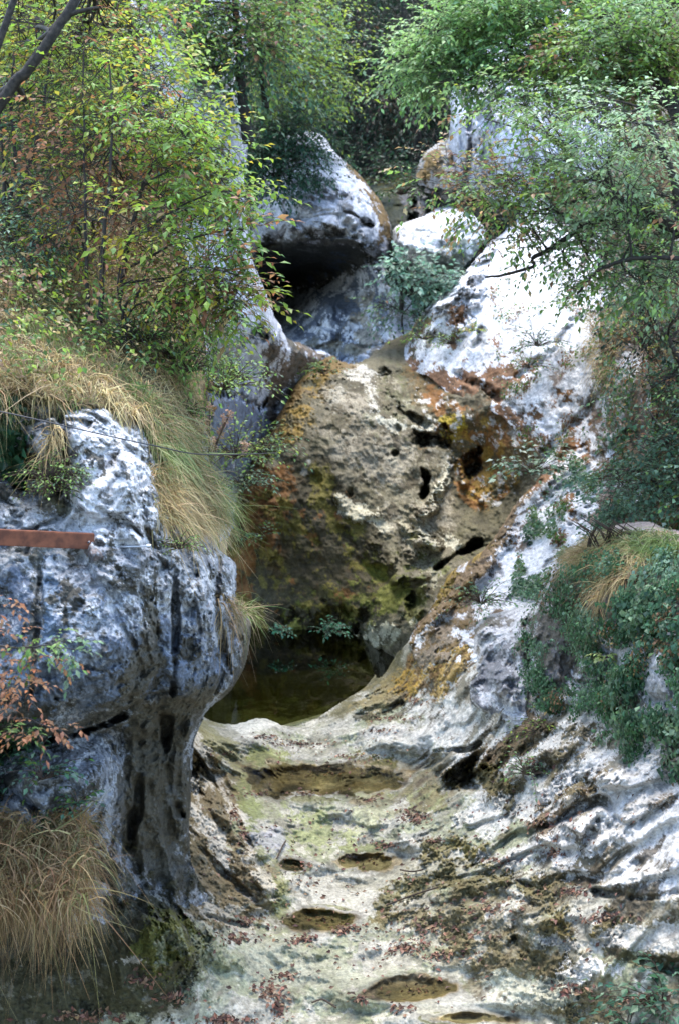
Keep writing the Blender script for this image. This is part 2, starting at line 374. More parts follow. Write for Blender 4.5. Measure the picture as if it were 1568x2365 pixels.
def bed_post(P, col, X, Y):
    P = P.copy(); rays = at(X, Y, np.ones(len(X))) - np.array([0, 0, CAM_H])
    for (x, y, rx, ry, dep) in PUDS:
        s = field(('e', x, y, rx, ry, 0), X, Y); z = float(np.percentile(P[s > .1, 2], 62)) + .0; PUDZ.append(z); k = s > -2.2
        s = s[k] + .24 * ufbm(P[k], .7, 5, .6, 61.); z0 = P[k, 2]; near = sstep(-1.5, -.05, s)
        zt = np.where(s > 0, z + .008 - (dep + .03) * sstep(0, .7, s) + .006 * ufbm(P[k], .25, 4, .6, 45.) * sstep(0, .4, s), z0 * (1 - near) + (z + .008) * near)
        t = (zt - CAM_H) / rays[k, 2]; P[k] = np.array([0, 0, CAM_H]) + rays[k] * t[:, None]
        col[k] = col[k] * (1 - .35 * sstep(-.5, -.1, s))[:, None]
        cm = sstep(-.10, .10, s)[:, None]; br = np.array([.11, .08, .038])
        tex = np.clip(1 + .5 * ufbm(P[k], .4, 5, .7, 44.), .2, 2.4)[:, None]
        stk = sstep(.1, .9, ufbm(P[k] * np.array([.6, 1.6, 1]), .5, 4, .6, 81.))[:, None] * .6
        col[k] = col[k] * (1 - cm * .95) + (br * (1 - stk) + np.array([.23, .19, .115]) * stk) * tex * cm * .95
    return P, col
bed_poly = [(-350,2700),(-350,1500),(150,1400),(560,1425),(790,1430),(842,1500),(868,1562),(900,1530),(935,1490),(1010,1440),(1090,1420),(1240,1440),(1400,1550),(1850,1650),(1850,2700)]
bed_paint = [
 (('n',.9,.02,.35), (.27,.25,.17), .6, 0), (('n',.5,.04,.3,3), (.20,.22,.10), .6, 0), (('n',.3,.12,.2,9), (.17,.155,.11), .55, 0), (('n',.25,.2,.12,19), (.55,.51,.42), .6, 0),
 (('p',[(880,1600),(1240,1440),(1500,1600),(1620,1800),(1620,2130),(1300,2000),(1050,1820),(960,1700)],80), (.55,.52,.47), .8, .35, 1),
 (('p',[(1300,1780),(1620,1760),(1620,2060),(1400,2060),(1250,1950)],60), (.55,.53,.50), .8, .3, 1),
 (('l',[(560,1665),(660,1650),(760,1625),(830,1610)],32), (.60,.56,.46), .8, .3, 1),
 (('e',700,1560,320,100,0), (.10,.085,.03), .95, .2, 1),
 # banks left
 (('p',[(380,1640),(450,1660),(520,1760),(560,1850),(600,1960),(660,2100),(560,2150),(430,2120),(380,2000)],28), (.15,.11,.05), .92, .7, 'moss'),
 (('l',[(470,1690),(520,1730),(560,1790)],26), (.22,.20,.09), .8, .4),
 (('l',[(560,1830),(600,1950),(640,2060),(650,2120)],22), (.20,.21,.08), .7, .7),
 (('p',[(-300,2050),(150,2000),(420,2080),(470,2190),(440,2300),(300,2365),(-300,2420)],35), DARKMOSS, .95, .6, 'moss'),
 (('e',380,2180,90,70,25), (.10,.10,.02), .9, .7, 'moss'),
 (('e',200,2095,50,42,0), (.42,.40,.37), .9, .8), (('e',290,2225,40,9,0), (.45,.42,.36), .9, .9),
 (('l',[(480,2090),(560,2150),(620,2195)],20), (.42,.38,.30), .7, 1.3),
 (('l',[(440,1690),(500,1800),(560,1920),(620,2050)],10), (.50,.45,.36), .8, 1.6), (('l',[(430,1760),(480,1900),(530,2010)],9), (.48,.44,.36), .8, 1.8),
 (('n',.4,.2,.15,21,('p',[(380,1640),(560,1850),(660,2100),(430,2120)],40)), (.5,.45,.36), .8, 0),
 # green film over the middle
 (('e',700,1915,75,45,0), (.24,.26,.10), .75, .6), (('e',620,1780,60,40,0), (.26,.26,.10), .6, .6), (('e',620,1740,45,18,0), (.20,.21,.06), .7, .7),
 (('e',880,1760,70,22,15), MOSS, .9, .5, 'moss'), (('e',590,1900,45,55,0), (.17,.19,.07), .7, .5),
 (('e',860,1960,60,12,0), (.16,.17,.06), .8, .6), (('e',850,1880,50,45,0),(.34,.34,.17),.6,.6),
 (('e',700,2250,200,80,0), (.25,.26,.17), .6, .8), (('e',620,1930,40,50,60), (.32,.31,.33), .7, .5),
 # brown moss on the right ledges
 (('p',[(820,1630),(880,1570),(930,1560),(980,1590),(930,1640),(850,1670)],16), (.22,.17,.07), .8, .8),
 (('l',[(820,1655),(870,1650),(930,1625)],9), (.05,.045,.02), .9, .4, 'moss'),
 (('p',[(930,1600),(1000,1500),(1100,1450),(1130,1480),(1060,1560),(980,1620)],22), GOLD, .85, 1.5, 'moss'),
 (('p',[(1150,1700),(1220,1650),(1260,1690),(1180,1760),(1110,1790),(1030,1790)],18), BROWN, .92, .8, 'moss'),
 (('p',[(1040,1780),(1120,1750),(1180,1820),(1180,1870),(1150,1860),(1100,1810),(1040,1820)],16), (.12,.09,.025), .95, .7, 'moss'),
 (('e',1270,1760,75,45,-25), (.11,.085,.035), .9, 1., 'moss'), (('e',1320,1825,60,30,-20), (.14,.10,.03), .9, 1., 'moss'),
 (('l',[(1240,1890),(1330,1850),(1380,1800)],16), BROWN, .9, 1.2, 'moss'), (('l',[(1200,1900),(1300,1920),(1350,1880),(1480,1850),(1540,1840)],13), BROWN, .85, 1.4, 'moss'),
 (('e',1010,1860,50,28,20), (.20,.20,.07), .8, .8, 'moss'), (('l',[(1030,1930),(1100,1980),(1160,2010)],28), (.18,.15,.06), .85, .9, 'moss'),
 (('l',[(1000,1960),(1080,1965),(1130,1990)],22), (.16,.13,.04), .85, .9, 'moss'),
 (('l',[(880,2075),(960,2050),(1060,2035),(1160,2030),(1250,2070),(1290,2110)],24), (.13,.11,.04), .9, .9, 'moss'),
 (('l',[(960,2110),(1050,2150),(1150,2190),(1200,2150),(1300,2160)],34), (.15,.12,.055), .85, 1., 'moss'),
 (('e',1330,2150,55,50,20), (.14,.10,.02), .9, .9, 'moss'), (('l',[(1180,2150),(1250,2220),(1330,2260),(1300,2310)],32), (.09,.07,.03), .92, .8, 'moss'),
 (('l',[(1400,2200),(1480,2220),(1568,2240)],24), (.08,.07,.03), .92, .7, 'moss'), (('e',1360,2300,90,40,0), (.11,.09,.04), .85, .9, 'moss'),
 (('e',1500,2090,80,22,8), (.14,.12,.07), .8, 1.), (('e',1450,2060,70,12,8), (.07,.06,.03), .8, .6), (('e',1345,2030,60,10,5), (.09,.055,.02), .9, .5),
 (('e',1360,1985,40,16,0), (.06,.05,.02), .9, .7), (('e',1540,2200,30,50,0),(.07,.06,.03),.8,.8),
 (('e',1390,2240,60,26,0), (.55,.52,.46), .8, .8), (('e',1180,2300,90,40,0), (.45,.44,.35), .7, .5),
 (('s',.5,.12,.14,33,('p',[(880,1620),(1100,1480),(1700,1480),(1700,2300),(1100,2330),(960,2050)],120)), (.15,.12,.06), .75, 0), (('s',.22,.17,.1,35,('p',[(880,1620),(1100,1480),(1700,1480),(1700,2300),(1100,2330),(960,2050)],120)), (.08,.06,.035), .85, 0),
 (('n',.2,.08,.1,36,('p',[(930,1520),(1060,1430),(1200,1430),(1090,1560),(960,1650)],30)), (.15,.085,.03), .9, 0),
 (('p',[(960,2060),(1180,2010),(1330,2100),(1380,2240),(1290,2330),(1180,2260),(1050,2200)],40), (.13,.105,.045), .5, 1.8, 'moss'),
 (('n',.12,.25,.12,51), (.20,.19,.15), .5, 0),
 (('e',1400,1935,110,34,-10), (.60,.57,.52), .85, .7), (('e',1470,2018,85,22,-5), (.56,.53,.47), .85, .6), (('e',1390,2232,66,26,0), (.57,.54,.48), .85, .7), (('l',[(1130,1990),(1260,1960),(1330,1900),(1568,1800)],20), (.58,.55,.50), .7, 1.1),
 (('e',1100,1900,80,30,-10), (.58,.55,.49), .75, .8), (('l',[(1250,1830),(1380,1760),(1568,1700)],16), (.60,.58,.55), .75, 1.), (('e',1230,2290,80,26,5), (.42,.41,.31), .7, .6), (('l',[(1130,2110),(1250,2170),(1400,2180),(1568,2160)],14), (.55,.51,.44), .7, 1.2),
 (('l',[(900,1700),(1000,1680),(1080,1640)],30), (.55,.52,.46), .6, .8),
]
bed_feats = [
 (('l',[(1030,1790),(1120,1750),(1230,1680)],26), .10, .8), (('e',1080,1820,40,22,-10), -.14, .6), (('e',1265,1770,60,30,-35), -.22, .7),
 (('e',1330,1790,50,26,-35), -.16, .7), (('l',[(1290,1870),(1400,1800),(1568,1740)],30), .16, .8), (('l',[(1240,1930),(1400,1890),(1568,1850)],26), .14, .8),
 (('l',[(1260,1905),(1380,1850),(1420,1880),(1500,1865)],14), -.13, .8), (('e',1390,1935,110,50,-8), .14, .8), (('l',[(1290,2010),(1400,2025),(1480,1990)],16), -.14, .8),
 (('e',1470,2020,95,32,-6), .15, .5), (('l',[(1380,2058),(1480,2072),(1560,2060)],14), -.16, .8), (('l',[(1180,2180),(1260,2230),(1330,2290)],26), -.2, .8),
 (('l',[(1400,2205),(1568,2235)],20), -.18, .8), (('e',1390,2240,65,32,0), .12, .6), (('e',1240,2120,80,36,20), .14, .8), (('e',1100,2120,90,30,10), .10, .8),
 (('l',[(1010,2070),(1150,2040),(1260,2090)],18), .08, .8), (('l',[(820,1655),(870,1650),(930,1622)],8), -.12, .6), (('e',885,1610,60,26,-25), .12, .7),
 (('e',1190,2300,95,42,0), .09, .8), (('e',560,1790,60,60,0), .0, .8), (('e',850,1900,50,55,10), .08, .8), (('e',930,1915,45,45,0), .07, .8),
 (('e',700,1915,90,50,0), .06, .8), (('l',[(930,1860),(960,1880),(1010,1850)],14), -.08, .8), (('e',880,1765,85,20,10), .10, .6),
 (('l',[(1000,1728),(1080,1732),(1110,1715)],7), -.14, .6), (('e',680,2205,80,40,10), .08, .8), (('e',520,2215,90,26,20), .08, .8),
 (('l',[(440,1680),(480,1800),(540,1930),(620,2060)],22), .12, .9), (('l',[(470,1720),(520,1850),(580,1960)],12), -.10, .9), (('l',[(430,1900),(500,2000),(590,2080)],12), -.12, .9),
 (('l',[(440,2020),(540,2090),(620,2130)],16), .12, .9), (('l',[(480,2110),(560,2130),(640,2150)],10), -.10, .8), (('e',590,2100,50,18,10), .10, .8),
 (('e',200,2100,70,60,0), .22, .9), (('e',370,2190,110,90,20), .18, .9), (('l',[(400,2120),(440,2190),(470,2260)],14), .08, .8)]
bed = rock('stream_bed', bed_poly, RS, bed_disp, (.37,.35,.285), bed_paint, bed_feats, [([(960,1480),(1010,1440),(1090,1420),(1240,1440),(1400,1550)],45,.4)], material=M_SMOOTH, post=bed_post, damp=.75, skirt=.5, fscale=.6, grit=.006)
tag(bed, kind='structure')

# ---- right slope
def slope_disp(P, N_, X, Y):
    Q = aniso(P, (.6, .6, .5), .25)
    lo = sstep(820, 980, Y)
    return fbm(P, 2.6, 3, .5, 3.) * .12 + ridged(Q, .8, 5, .55, 6.) * (.03 + .03 * lo) - sstep(.15, .4, fbm(P, .3, 3, .6, 15.)) * .06 * lo
slope_poly = [(1240,430),(1330,400),(1450,500),(1500,900),(1480,1300),(1350,1500),(1200,1550),(1020,1570),(960,1530),(945,1490),(960,1450),(985,1420),(1030,1330),(1110,1280),(1190,1165),(1245,1100),(1200,1010),(1130,950),(1060,940),(1000,880),(930,860),(880,850),(930,790),(960,740),(1010,690),(1060,640),(1120,570),(1180,520)]
slope_paint = [
 (('n',.8,.18,.3,2), (.54,.55,.57), .6, 0),
 (('p',[(1250,900),(1380,700),(1550,700),(1500,1000),(1350,1060)],60), (.45,.42,.38), .6, .8), (('s',.5,.14,.15,22), (.48,.47,.48), .6, 0), (('l',[(1430,480),(1490,700),(1500,900),(1480,1300)],85), (.13,.09,.05), .9, 1.1), (('n',.2,.12,.1,36,('p',[(940,1500),(1060,1400),(1220,1400),(1150,1560),(960,1600)],30)), (.15,.085,.03), .9, 0),
 (('l',[(930,850),(1000,880),(1080,940),(1150,990),(1230,1060)],52), RUST, .95, 1.7),
 (('l',[(880,850),(930,800),(960,760)],26), BROWN, .9, .9), (('l',[(960,820),(1000,780)],12), DARKMOSS, .8, .9),
 (('p',[(1080,1280),(1190,1160),(1215,1150),(1150,1270),(1080,1370),(1000,1440),(950,1490),(960,1420)],16), (.20,.12,.04), .92, .8, 'moss'),
 (('l',[(1000,1400),(1080,1300),(1120,1240)],13), (.26,.18,.03), .8, 1.2, 'moss'), (('l',[(860,1600),(940,1540),(1010,1460),(1080,1400)],34), (.17,.11,.04), .85, 1., 'moss'),
 (('n',.5,.24,.16,5,('p',[(1050,950),(1350,820),(1500,700),(1500,1000)],120)), (.20,.12,.07), .85, 0),
 (('n',.3,.30,.1,8,('p',[(950,700),(1200,560),(1350,700),(1300,1200),(1050,1000)],100)), (.12,.11,.08), .8, 0),
 (('n',.22,.2,.1,12,('l',[(1080,950),(1200,1030),(1180,1180),(1050,1350)],80)), (.07,.05,.03), .9, 0)]
slope_feats = [(('l',[(1130,570),(1060,650),(1000,720)],26), .2, .9), (('l',[(1200,870),(1290,800),(1330,700)],14), -.08, .8),
 (('e',1060,700,60,80,30), .15, .9), (('e',1010,780,30,26,0), -.12, .9), (('e',1110,770,14,40,30), -.15, .9), (('l',[(1050,860),(1120,900),(1200,960)],16), -.12, .9),
 (('l',[(1000,1440),(1090,1350),(1200,1220)],16), .18, .9), (('l',[(1230,1080),(1300,1000),(1400,900)],14), -.08, .9), (('l',[(1240,1150),(1350,1060),(1450,980)],20), .14, .9)]
slope = rock('limestone_slope', slope_poly, RS, slope_disp, (.70,.70,.71), slope_paint, slope_feats,
 [([(880,850),(930,790),(960,740),(1010,690),(1060,640),(1120,570),(1180,520),(1240,430)],40,1.2),([(1245,1100),(1190,1165),(1110,1280),(1030,1330),(985,1420),(950,1470),(880,1545),(835,1610)],9,.25),([(1400,1480),(1350,1500),(1200,1550),(1000,1560),(880,1600)],60,.6)], material=M_SMOOTH, skirt=1.5, grit=.005)
tag(slope, 'bleached white limestone slope rising right of the dry waterfall, rust brown along its foot', 'rock slope')

# ---- wooded ground above the slope
def soil_disp(P, N_, X, Y): return fbm(P, 1.5, 4, .5, 3.) * .3 + fbm(P, .3, 3, .6, 12.) * .06
SOIL_P = [(('n',.7,.05,.3,2), (.07,.055,.03), .8, 0), (('n',.3,.15,.2,6), (.16,.11,.05), .6, 0), (('n',.9,.22,.15,8), (.42,.39,.35), .7, 0)]
g = rock('wooded_hillside', [(1240,430),(1300,150),(1900,50),(1900,1300),(1500,1350),(1440,1250),(1450,1000),(1380,800),(1400,600)], RS, soil_disp, (.11,.075,.04),
 SOIL_P, step=4, material=M_SOIL, skirt=1.0)
tag(g, kind='structure')

OUT = [(('n',.6,.05,.3,2), (.10,.08,.05), .8, 0), (('n',.3,.12,.2,6), (.30,.28,.24), .6, 0)]
g = rock('right_bank', [(1780,150),(2700,0),(2700,2750),(1800,2750)], RS, soil_disp, (.20,.17,.12), OUT, step=9, material=M_SOIL, skirt=1.0); tag(g, kind='structure')
# ---- near right bank
BT = TPS([(1400,1220,12.6),(1568,1240,11.6),(1800,1250,10.5),(1300,1330,12.9),(1250,1420,13.3),(1350,1500,12.2),(1500,1400,11.3),(1568,1500,10.6),(1150,1500,13.8),(1085,1540,14.2),(1090,1620,13.5),
 (1150,1620,13.2),(1250,1650,12.5),(1400,1650,11.5),(1568,1700,10.3),(1450,1790,11.2),(1568,1820,10.4),(1800,1700,9.3),(1900,1900,9),(1100,1440,15.1),(1200,1400,14.9)])
def bank_disp(P, N_, X, Y):
    wf, _ = worley(P, .5, 1.)
    return fbm(P, 1., 3, .5, 3.) * .16 + ridged(P, .5, 4, .6, 6.) * .08 + sstep(0, .25, wf) * .06 + fbm(P, .12, 3, .6, 9.) * .02
bank_poly = [(1090,1450),(1130,1410),(1200,1400),(1240,1400),(1270,1330),(1330,1260),(1400,1215),(1500,1200),(1568,1225),(1850,1240),(1850,1960),(1568,1850),(1450,1820),(1350,1750),(1250,1700),(1150,1662),(1088,1625),(1082,1540)]
bank_paint = [(('n',.5,.1,.25,2), (.40,.40,.42), .7, 0),
 (('p',[(1250,1400),(1400,1240),(1700,1220),(1700,1500),(1400,1420),(1300,1600),(1230,1620)],40), (.09,.07,.04), .85, .5),
 (('l',[(1330,1290),(1400,1225),(1500,1215),(1600,1250)],22), (.46,.34,.27), .95, .5),
 (('e',1150,1540,60,55,0), (.17,.17,.18), .8, 1.1), (('l',[(1090,1560),(1100,1620),(1160,1650),(1210,1630)],12), (.10,.10,.11), .8, 1.),
 (('n',.3,.15,.12,7), (.13,.11,.07), .8, 0), (('e',1500,1700,120,80,0), (.2,.18,.12), .5, .8)]
bank = rock('ivy_covered_bank', bank_poly, BT, bank_disp, (.58,.57,.57), bank_paint,
 [(('e',1150,1530,70,110,0), .15, 1.), (('e',1150,1525,50,36,10), -.22, .8), (('l',[(1222,1400),(1215,1520),(1225,1640)],16), -.25, .9), (('e',1160,1600,50,22,0), .12, .8),
  (('e',1430,1580,30,90,10), .2, .9), (('e',1330,1550,70,80,0), -.12, .9)],
 [([(1082,1540),(1090,1450),(1130,1410),(1200,1400),(1240,1400),(1270,1330),(1330,1260),(1400,1215),(1500,1200),(1568,1225),(1850,1240)],45,.8),([(1150,1662),(1088,1625),(1082,1540)],22,.25)], material=M_ROCK)
tag(bank, 'near right bank of pale rock overhung with ivy, bare earth on its crest', 'rock bank')

# ---- far hillside, ravine and the rocks at its mouth
g = rock('far_hillside', [(-700,900),(-700,-900),(2300,-900),(2300,900)], TPS([(-700,-900,60),(784,-900,62),(2300,-900,60),(-700,900,34),(784,600,38),(2300,900,34),(784,0,46),(0,300,42),(1568,300,42)]),
 lambda P, N_, X, Y: fbm(P, 4., 4, .5, 3.) * 1.0, (.035,.04,.022), [(('n',2.,.05,.3,2), (.012,.014,.008), .8, 0), (('n',1.,.15,.2,6), (.04,.03,.02), .6, 0)], step=12, material=M_SOIL)
tag(g, kind='structure')
def far_disp(P, N_, X, Y):
    wf, _ = worley(P, 1.1, 1.)
    wf, ci = worley(P + .15 * fbm(P, .8, 3, .5, 2.)[:, None], .8, 1.)
    return (ci - .5) * .15 * sstep(0, .1, wf) + fbm(P, 1.6, 4, .5, 3.) * .22 + ridged(P * np.array([.7, 1, 1]), .9, 4, .55, 6.) * .07 + sstep(0, .3, wf) * .05 + fbm(P, .2, 3, .6, 12.) * .03
FARP = [(('n',.8,.08,.25,2), (.40,.41,.43), .7, 0), (('n',.4,.22,.12,7), (.10,.10,.09), .8, 0)]
o = rock('ravine_rock', [(760,330),(840,330),(960,370),(1060,330),(1120,450),(1080,560),(960,560),(880,540),(820,450)], TPS([(760,330,35),(900,390,33),(1060,330,32),(900,470,30),(960,440,30.5),(960,540,29),(1080,520,29),(850,450,31)]), far_disp,
 (.05,.06,.045), [(('e',920,440,50,50,0), (.09,.09,.045), .8, .6), (('e',990,450,35,60,0), (.26,.25,.25), .9, .8), (('e',900,415,40,14,10), (.13,.10,.02), .9, .9), (('n',.5,.1,.2,4), (.05,.06,.05), .7, 0)], [(('e',960,470,14,60,15), -.5, 1.), (('e',990,440,30,50,0), .4, 1.)], step=3, material=M_FAR)
tag(o, 'shaded olive and grey rock closing the narrow ravine behind the cave boulder', 'rock')
o = rock('mossy_boulder', [(955,400),(975,355),(1010,330),(1050,320),(1080,370),(1070,430),(1010,440),(965,430)], TPS([(960,380,28),(1010,380,27.2),(1070,380,27.6),(1010,330,28.2),(1010,430,27)]), far_disp,
 (.33,.32,.30), [(('e',1005,380,45,32,-35), (.16,.10,.025), .95, .8, 'moss'), (('n',.5,.2,.1,4), (.08,.07,.05), .8, 0)], (), [([(955,400),(975,355),(1010,330),(1050,320)],22,.8)], step=2.6, material=M_FAR)
tag(o, 'ochre mossed boulder wedged below the tall grey cliff at the head of the ravine', 'boulder')
o = rock('tall_cliff', [(1040,420),(1034,320),(1038,230),(1045,190),(1100,130),(1200,60),(1330,20),(1420,200),(1380,440),(1250,480),(1130,460)], TPS([(1040,200,28),(1040,400,27.6),(1100,250,26.4),(1200,200,26.5),(1150,400,26),(1300,300,25.5),(1400,300,24.5),(1300,60,28),(1250,460,25.8)]),
 lambda P, N_, X, Y: fbm(P, 1.6, 3, .5, 3.) * .2 + ridged(P * np.array([1.2, 1.2, .3]), .7, 4, .55, 6.) * .2 + fbm(P, .2, 3, .6, 12.) * .03,
 (.60,.61,.65), [(('n',.6,.08,.25,2), (.42,.44,.49), .7, 0), (('n',.4,.22,.12,7), (.13,.12,.11), .7, 0)],
 [(('l',[(1075,190),(1085,300),(1075,410)],10), -.3, 1.), (('l',[(1120,200),(1105,330),(1110,420)],12), .3, 1.), (('l',[(1130,330),(1140,420)],9), -.3, 1.)], [([(1040,420),(1034,320),(1038,230),(1045,190),(1100,130)],26,1.)], step=2.6, material=M_FAR, skirt=2)
tag(o, 'tall vertical grey cliff with fluted face under the big overhanging tree', 'cliff')
o = rock('white_boulder', [(905,535),(930,515),(985,490),(1020,478),(1080,490),(1130,540),(1090,600),(1050,640),(990,655),(940,630),(912,590)], TPS([(910,540,26.6),(985,500,26.6),(960,560,25.4),(1000,560,25.2),(1060,560,25.4),(1050,490,26.4),(960,640,26.2),(1040,640,25.8),(1120,540,25)]), far_disp,
 (.66,.66,.66), [(('l',[(930,575),(960,590),(990,600),(1040,600)],26), (.20,.22,.21), .8, 1.1), (('e',1060,600,40,34,0), (.13,.16,.13), .85, .8), (('n',.4,.25,.1,7), (.10,.10,.09), .7, 0)],
 [(('l',[(930,560),(990,575),(1050,585)],12), .25, 1.), (('e',1000,625,60,22,0), -.35, 1.)], [([(912,590),(905,535),(930,515),(985,490),(1020,478),(1080,490)],22,.8)], step=2.5, material=M_FAR)
tag(o, 'white topped boulder with a dark undercut beside the shrub above the waterfall', 'boulder')

# ---- cave boulder
CT = TPS([(740,330,27.5),(680,360,27.2),(640,420,27),(800,420,26.6),(860,500,26.2),(890,560,26.6),(700,470,25.7),(780,500,25.2),(830,530,25.2),(640,510,26),(610,560,26.6),(560,500,27),
 (690,560,26),(770,560,25.5),(830,565,25.4),(880,620,26.4),(600,620,28),(650,600,28.2),(700,600,28.6),(760,595,28.0),(815,595,27.5),(640,660,33),(700,650,32.5),(760,640,31.),(820,640,29),(860,680,27.2),
 (640,740,31),(700,720,30.2),(760,700,28.4),(700,780,28.2),(760,780,27.2),(790,830,26.2),(850,760,26.6),(890,720,26.4),(950,760,26),(880,850,25),(700,850,26),(560,800,27.5)])
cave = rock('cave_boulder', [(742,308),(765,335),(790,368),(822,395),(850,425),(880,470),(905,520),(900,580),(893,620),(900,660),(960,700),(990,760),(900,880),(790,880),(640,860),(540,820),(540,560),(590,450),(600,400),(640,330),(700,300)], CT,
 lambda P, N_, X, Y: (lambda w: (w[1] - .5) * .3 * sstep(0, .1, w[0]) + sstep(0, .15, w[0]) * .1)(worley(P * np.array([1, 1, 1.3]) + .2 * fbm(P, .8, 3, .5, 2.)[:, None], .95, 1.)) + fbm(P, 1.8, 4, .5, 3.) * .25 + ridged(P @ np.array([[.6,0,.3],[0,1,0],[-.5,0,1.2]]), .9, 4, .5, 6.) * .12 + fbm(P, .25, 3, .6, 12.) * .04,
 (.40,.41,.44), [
 (('p',[(740,310),(860,430),(890,520),(850,560),(780,545),(740,520),(780,470),(770,420),(730,360)],24), (.64,.64,.66), .9, .7),  # right ridge face painted paler, as its lit side
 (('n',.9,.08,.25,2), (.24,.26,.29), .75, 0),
 (('l',[(600,600),(640,570),(700,575),(800,560),(850,600)],26), (.05,.045,.035), .9, .8), (('p',[(600,560),(700,575),(830,560),(850,610),(780,660),(720,700),(640,740),(600,700)],24), (.02,.02,.015), .95, .4),  # lip and hollow near black: the cave's darkness painted onto the rock
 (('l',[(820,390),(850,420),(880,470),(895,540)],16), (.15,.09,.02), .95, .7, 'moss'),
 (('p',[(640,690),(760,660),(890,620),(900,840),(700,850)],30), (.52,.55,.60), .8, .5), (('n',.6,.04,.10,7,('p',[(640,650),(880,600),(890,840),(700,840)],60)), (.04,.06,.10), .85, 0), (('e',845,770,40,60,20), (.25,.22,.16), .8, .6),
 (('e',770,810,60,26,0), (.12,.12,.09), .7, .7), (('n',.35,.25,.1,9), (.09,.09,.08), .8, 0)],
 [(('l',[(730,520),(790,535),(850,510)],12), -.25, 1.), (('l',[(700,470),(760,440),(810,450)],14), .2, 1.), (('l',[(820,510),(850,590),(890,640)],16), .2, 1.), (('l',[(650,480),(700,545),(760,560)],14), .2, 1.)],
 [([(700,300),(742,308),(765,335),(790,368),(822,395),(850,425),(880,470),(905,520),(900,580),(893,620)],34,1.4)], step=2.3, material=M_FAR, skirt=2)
tag(cave, 'grey white boulder hollowed by a dark cave above the dry waterfall', 'boulder')

# ---- left cliff behind the saplings
HT = TPS([(560,250,19),(600,450,19.5),(500,500,17.5),(400,500,16.5),(590,650,19),(630,720,19.6),(500,800,16.5),(560,850,18.9),(640,830,20.8),(720,835,23.2),(700,780,21.8),(790,870,25),(480,950,15.6),(560,960,19.4),(640,930,22),(700,960,23.4),(520,1100,19.),(560,1150,21),(620,1080,22.2),(300,300,16),(300,1200,14),(560,0,21),(400,0,18),(520,1300,18.6)])
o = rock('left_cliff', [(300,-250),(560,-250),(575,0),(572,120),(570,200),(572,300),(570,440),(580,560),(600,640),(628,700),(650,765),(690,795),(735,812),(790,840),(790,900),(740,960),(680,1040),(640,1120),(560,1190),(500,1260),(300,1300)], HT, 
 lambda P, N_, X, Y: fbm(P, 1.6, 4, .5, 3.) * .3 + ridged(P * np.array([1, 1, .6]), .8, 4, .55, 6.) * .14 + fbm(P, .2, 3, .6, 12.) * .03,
 (.60,.61,.64), [(('n',.8,.08,.25,2), (.40,.42,.47), .7, 0), (('e',540,1000,130,150,0), (.15,.18,.24), .85, .4),  # dark blue ellipse: shade beside the dome's edge painted into the cliff
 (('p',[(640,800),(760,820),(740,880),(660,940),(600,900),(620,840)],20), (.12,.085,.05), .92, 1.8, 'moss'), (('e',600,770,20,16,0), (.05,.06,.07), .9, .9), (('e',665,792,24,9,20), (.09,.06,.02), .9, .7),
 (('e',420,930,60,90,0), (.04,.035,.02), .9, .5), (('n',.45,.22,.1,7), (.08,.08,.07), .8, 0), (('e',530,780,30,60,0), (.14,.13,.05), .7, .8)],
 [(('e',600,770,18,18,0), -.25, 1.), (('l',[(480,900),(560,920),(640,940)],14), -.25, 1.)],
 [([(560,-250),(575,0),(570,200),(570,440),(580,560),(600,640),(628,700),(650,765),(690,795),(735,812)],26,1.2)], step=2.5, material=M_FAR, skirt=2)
tag(o, 'bluish white cliff half hidden behind the leaning saplings on the left bank', 'cliff')

# ---- dry waterfall dome
ET = TPS([(800,848,23),(760,828,23.6),(900,860,23),(850,835,23.4),(700,920,21.5),(850,950,21.3),(1000,890,22.1),(1100,965,20.85),(1200,1025,19.8),(620,1020,20.8),(800,1050,20.4),(1000,1050,21),(1100,1080,21),(560,1150,20.3),(750,1200,19.7),
 (900,1200,19.9),(1050,1200,20),(1180,1180,19.6),(1250,1080,19.4),(540,1280,20.1),(700,1350,19.6),(900,1350,19),(1000,1300,19),(560,1450,19.8),(700,1475,19.5),(850,1470,18.9),(930,1460,17.7),(700,1620,19.6),(900,1560,18.3),(980,800,24)])
def dome_disp(P, N_, X, Y):
    low = sstep(1000, 1150, X * .35 + Y * .8)
    r = ridged(P @ np.array([[.9, 0, .4], [0, 1, 0], [-.5, 0, .8]]), 1.5, 3, .5, 6.)
    foot = 1 - .75 * sstep(1300, 1450, Y) * sstep(930, 860, X)
    return foot * fbm(P, 2.2, 4, .5, 3.) * .25 + foot * r * .08 * low + ridged(P, .5, 5, .6, 26.) * .06 + ufbm(P, .5, 4, .6, 66.) * .016
dome_poly = [(800,842),(760,822),(715,850),(680,890),(640,960),(600,1030),(560,1110),(540,1170),(525,1250),(520,1400),(480,1600),(900,1620),(1010,1500),(1250,1130),(1240,1040),(1150,935),(1050,850),(1000,790),(940,770),(880,800),(840,828)]
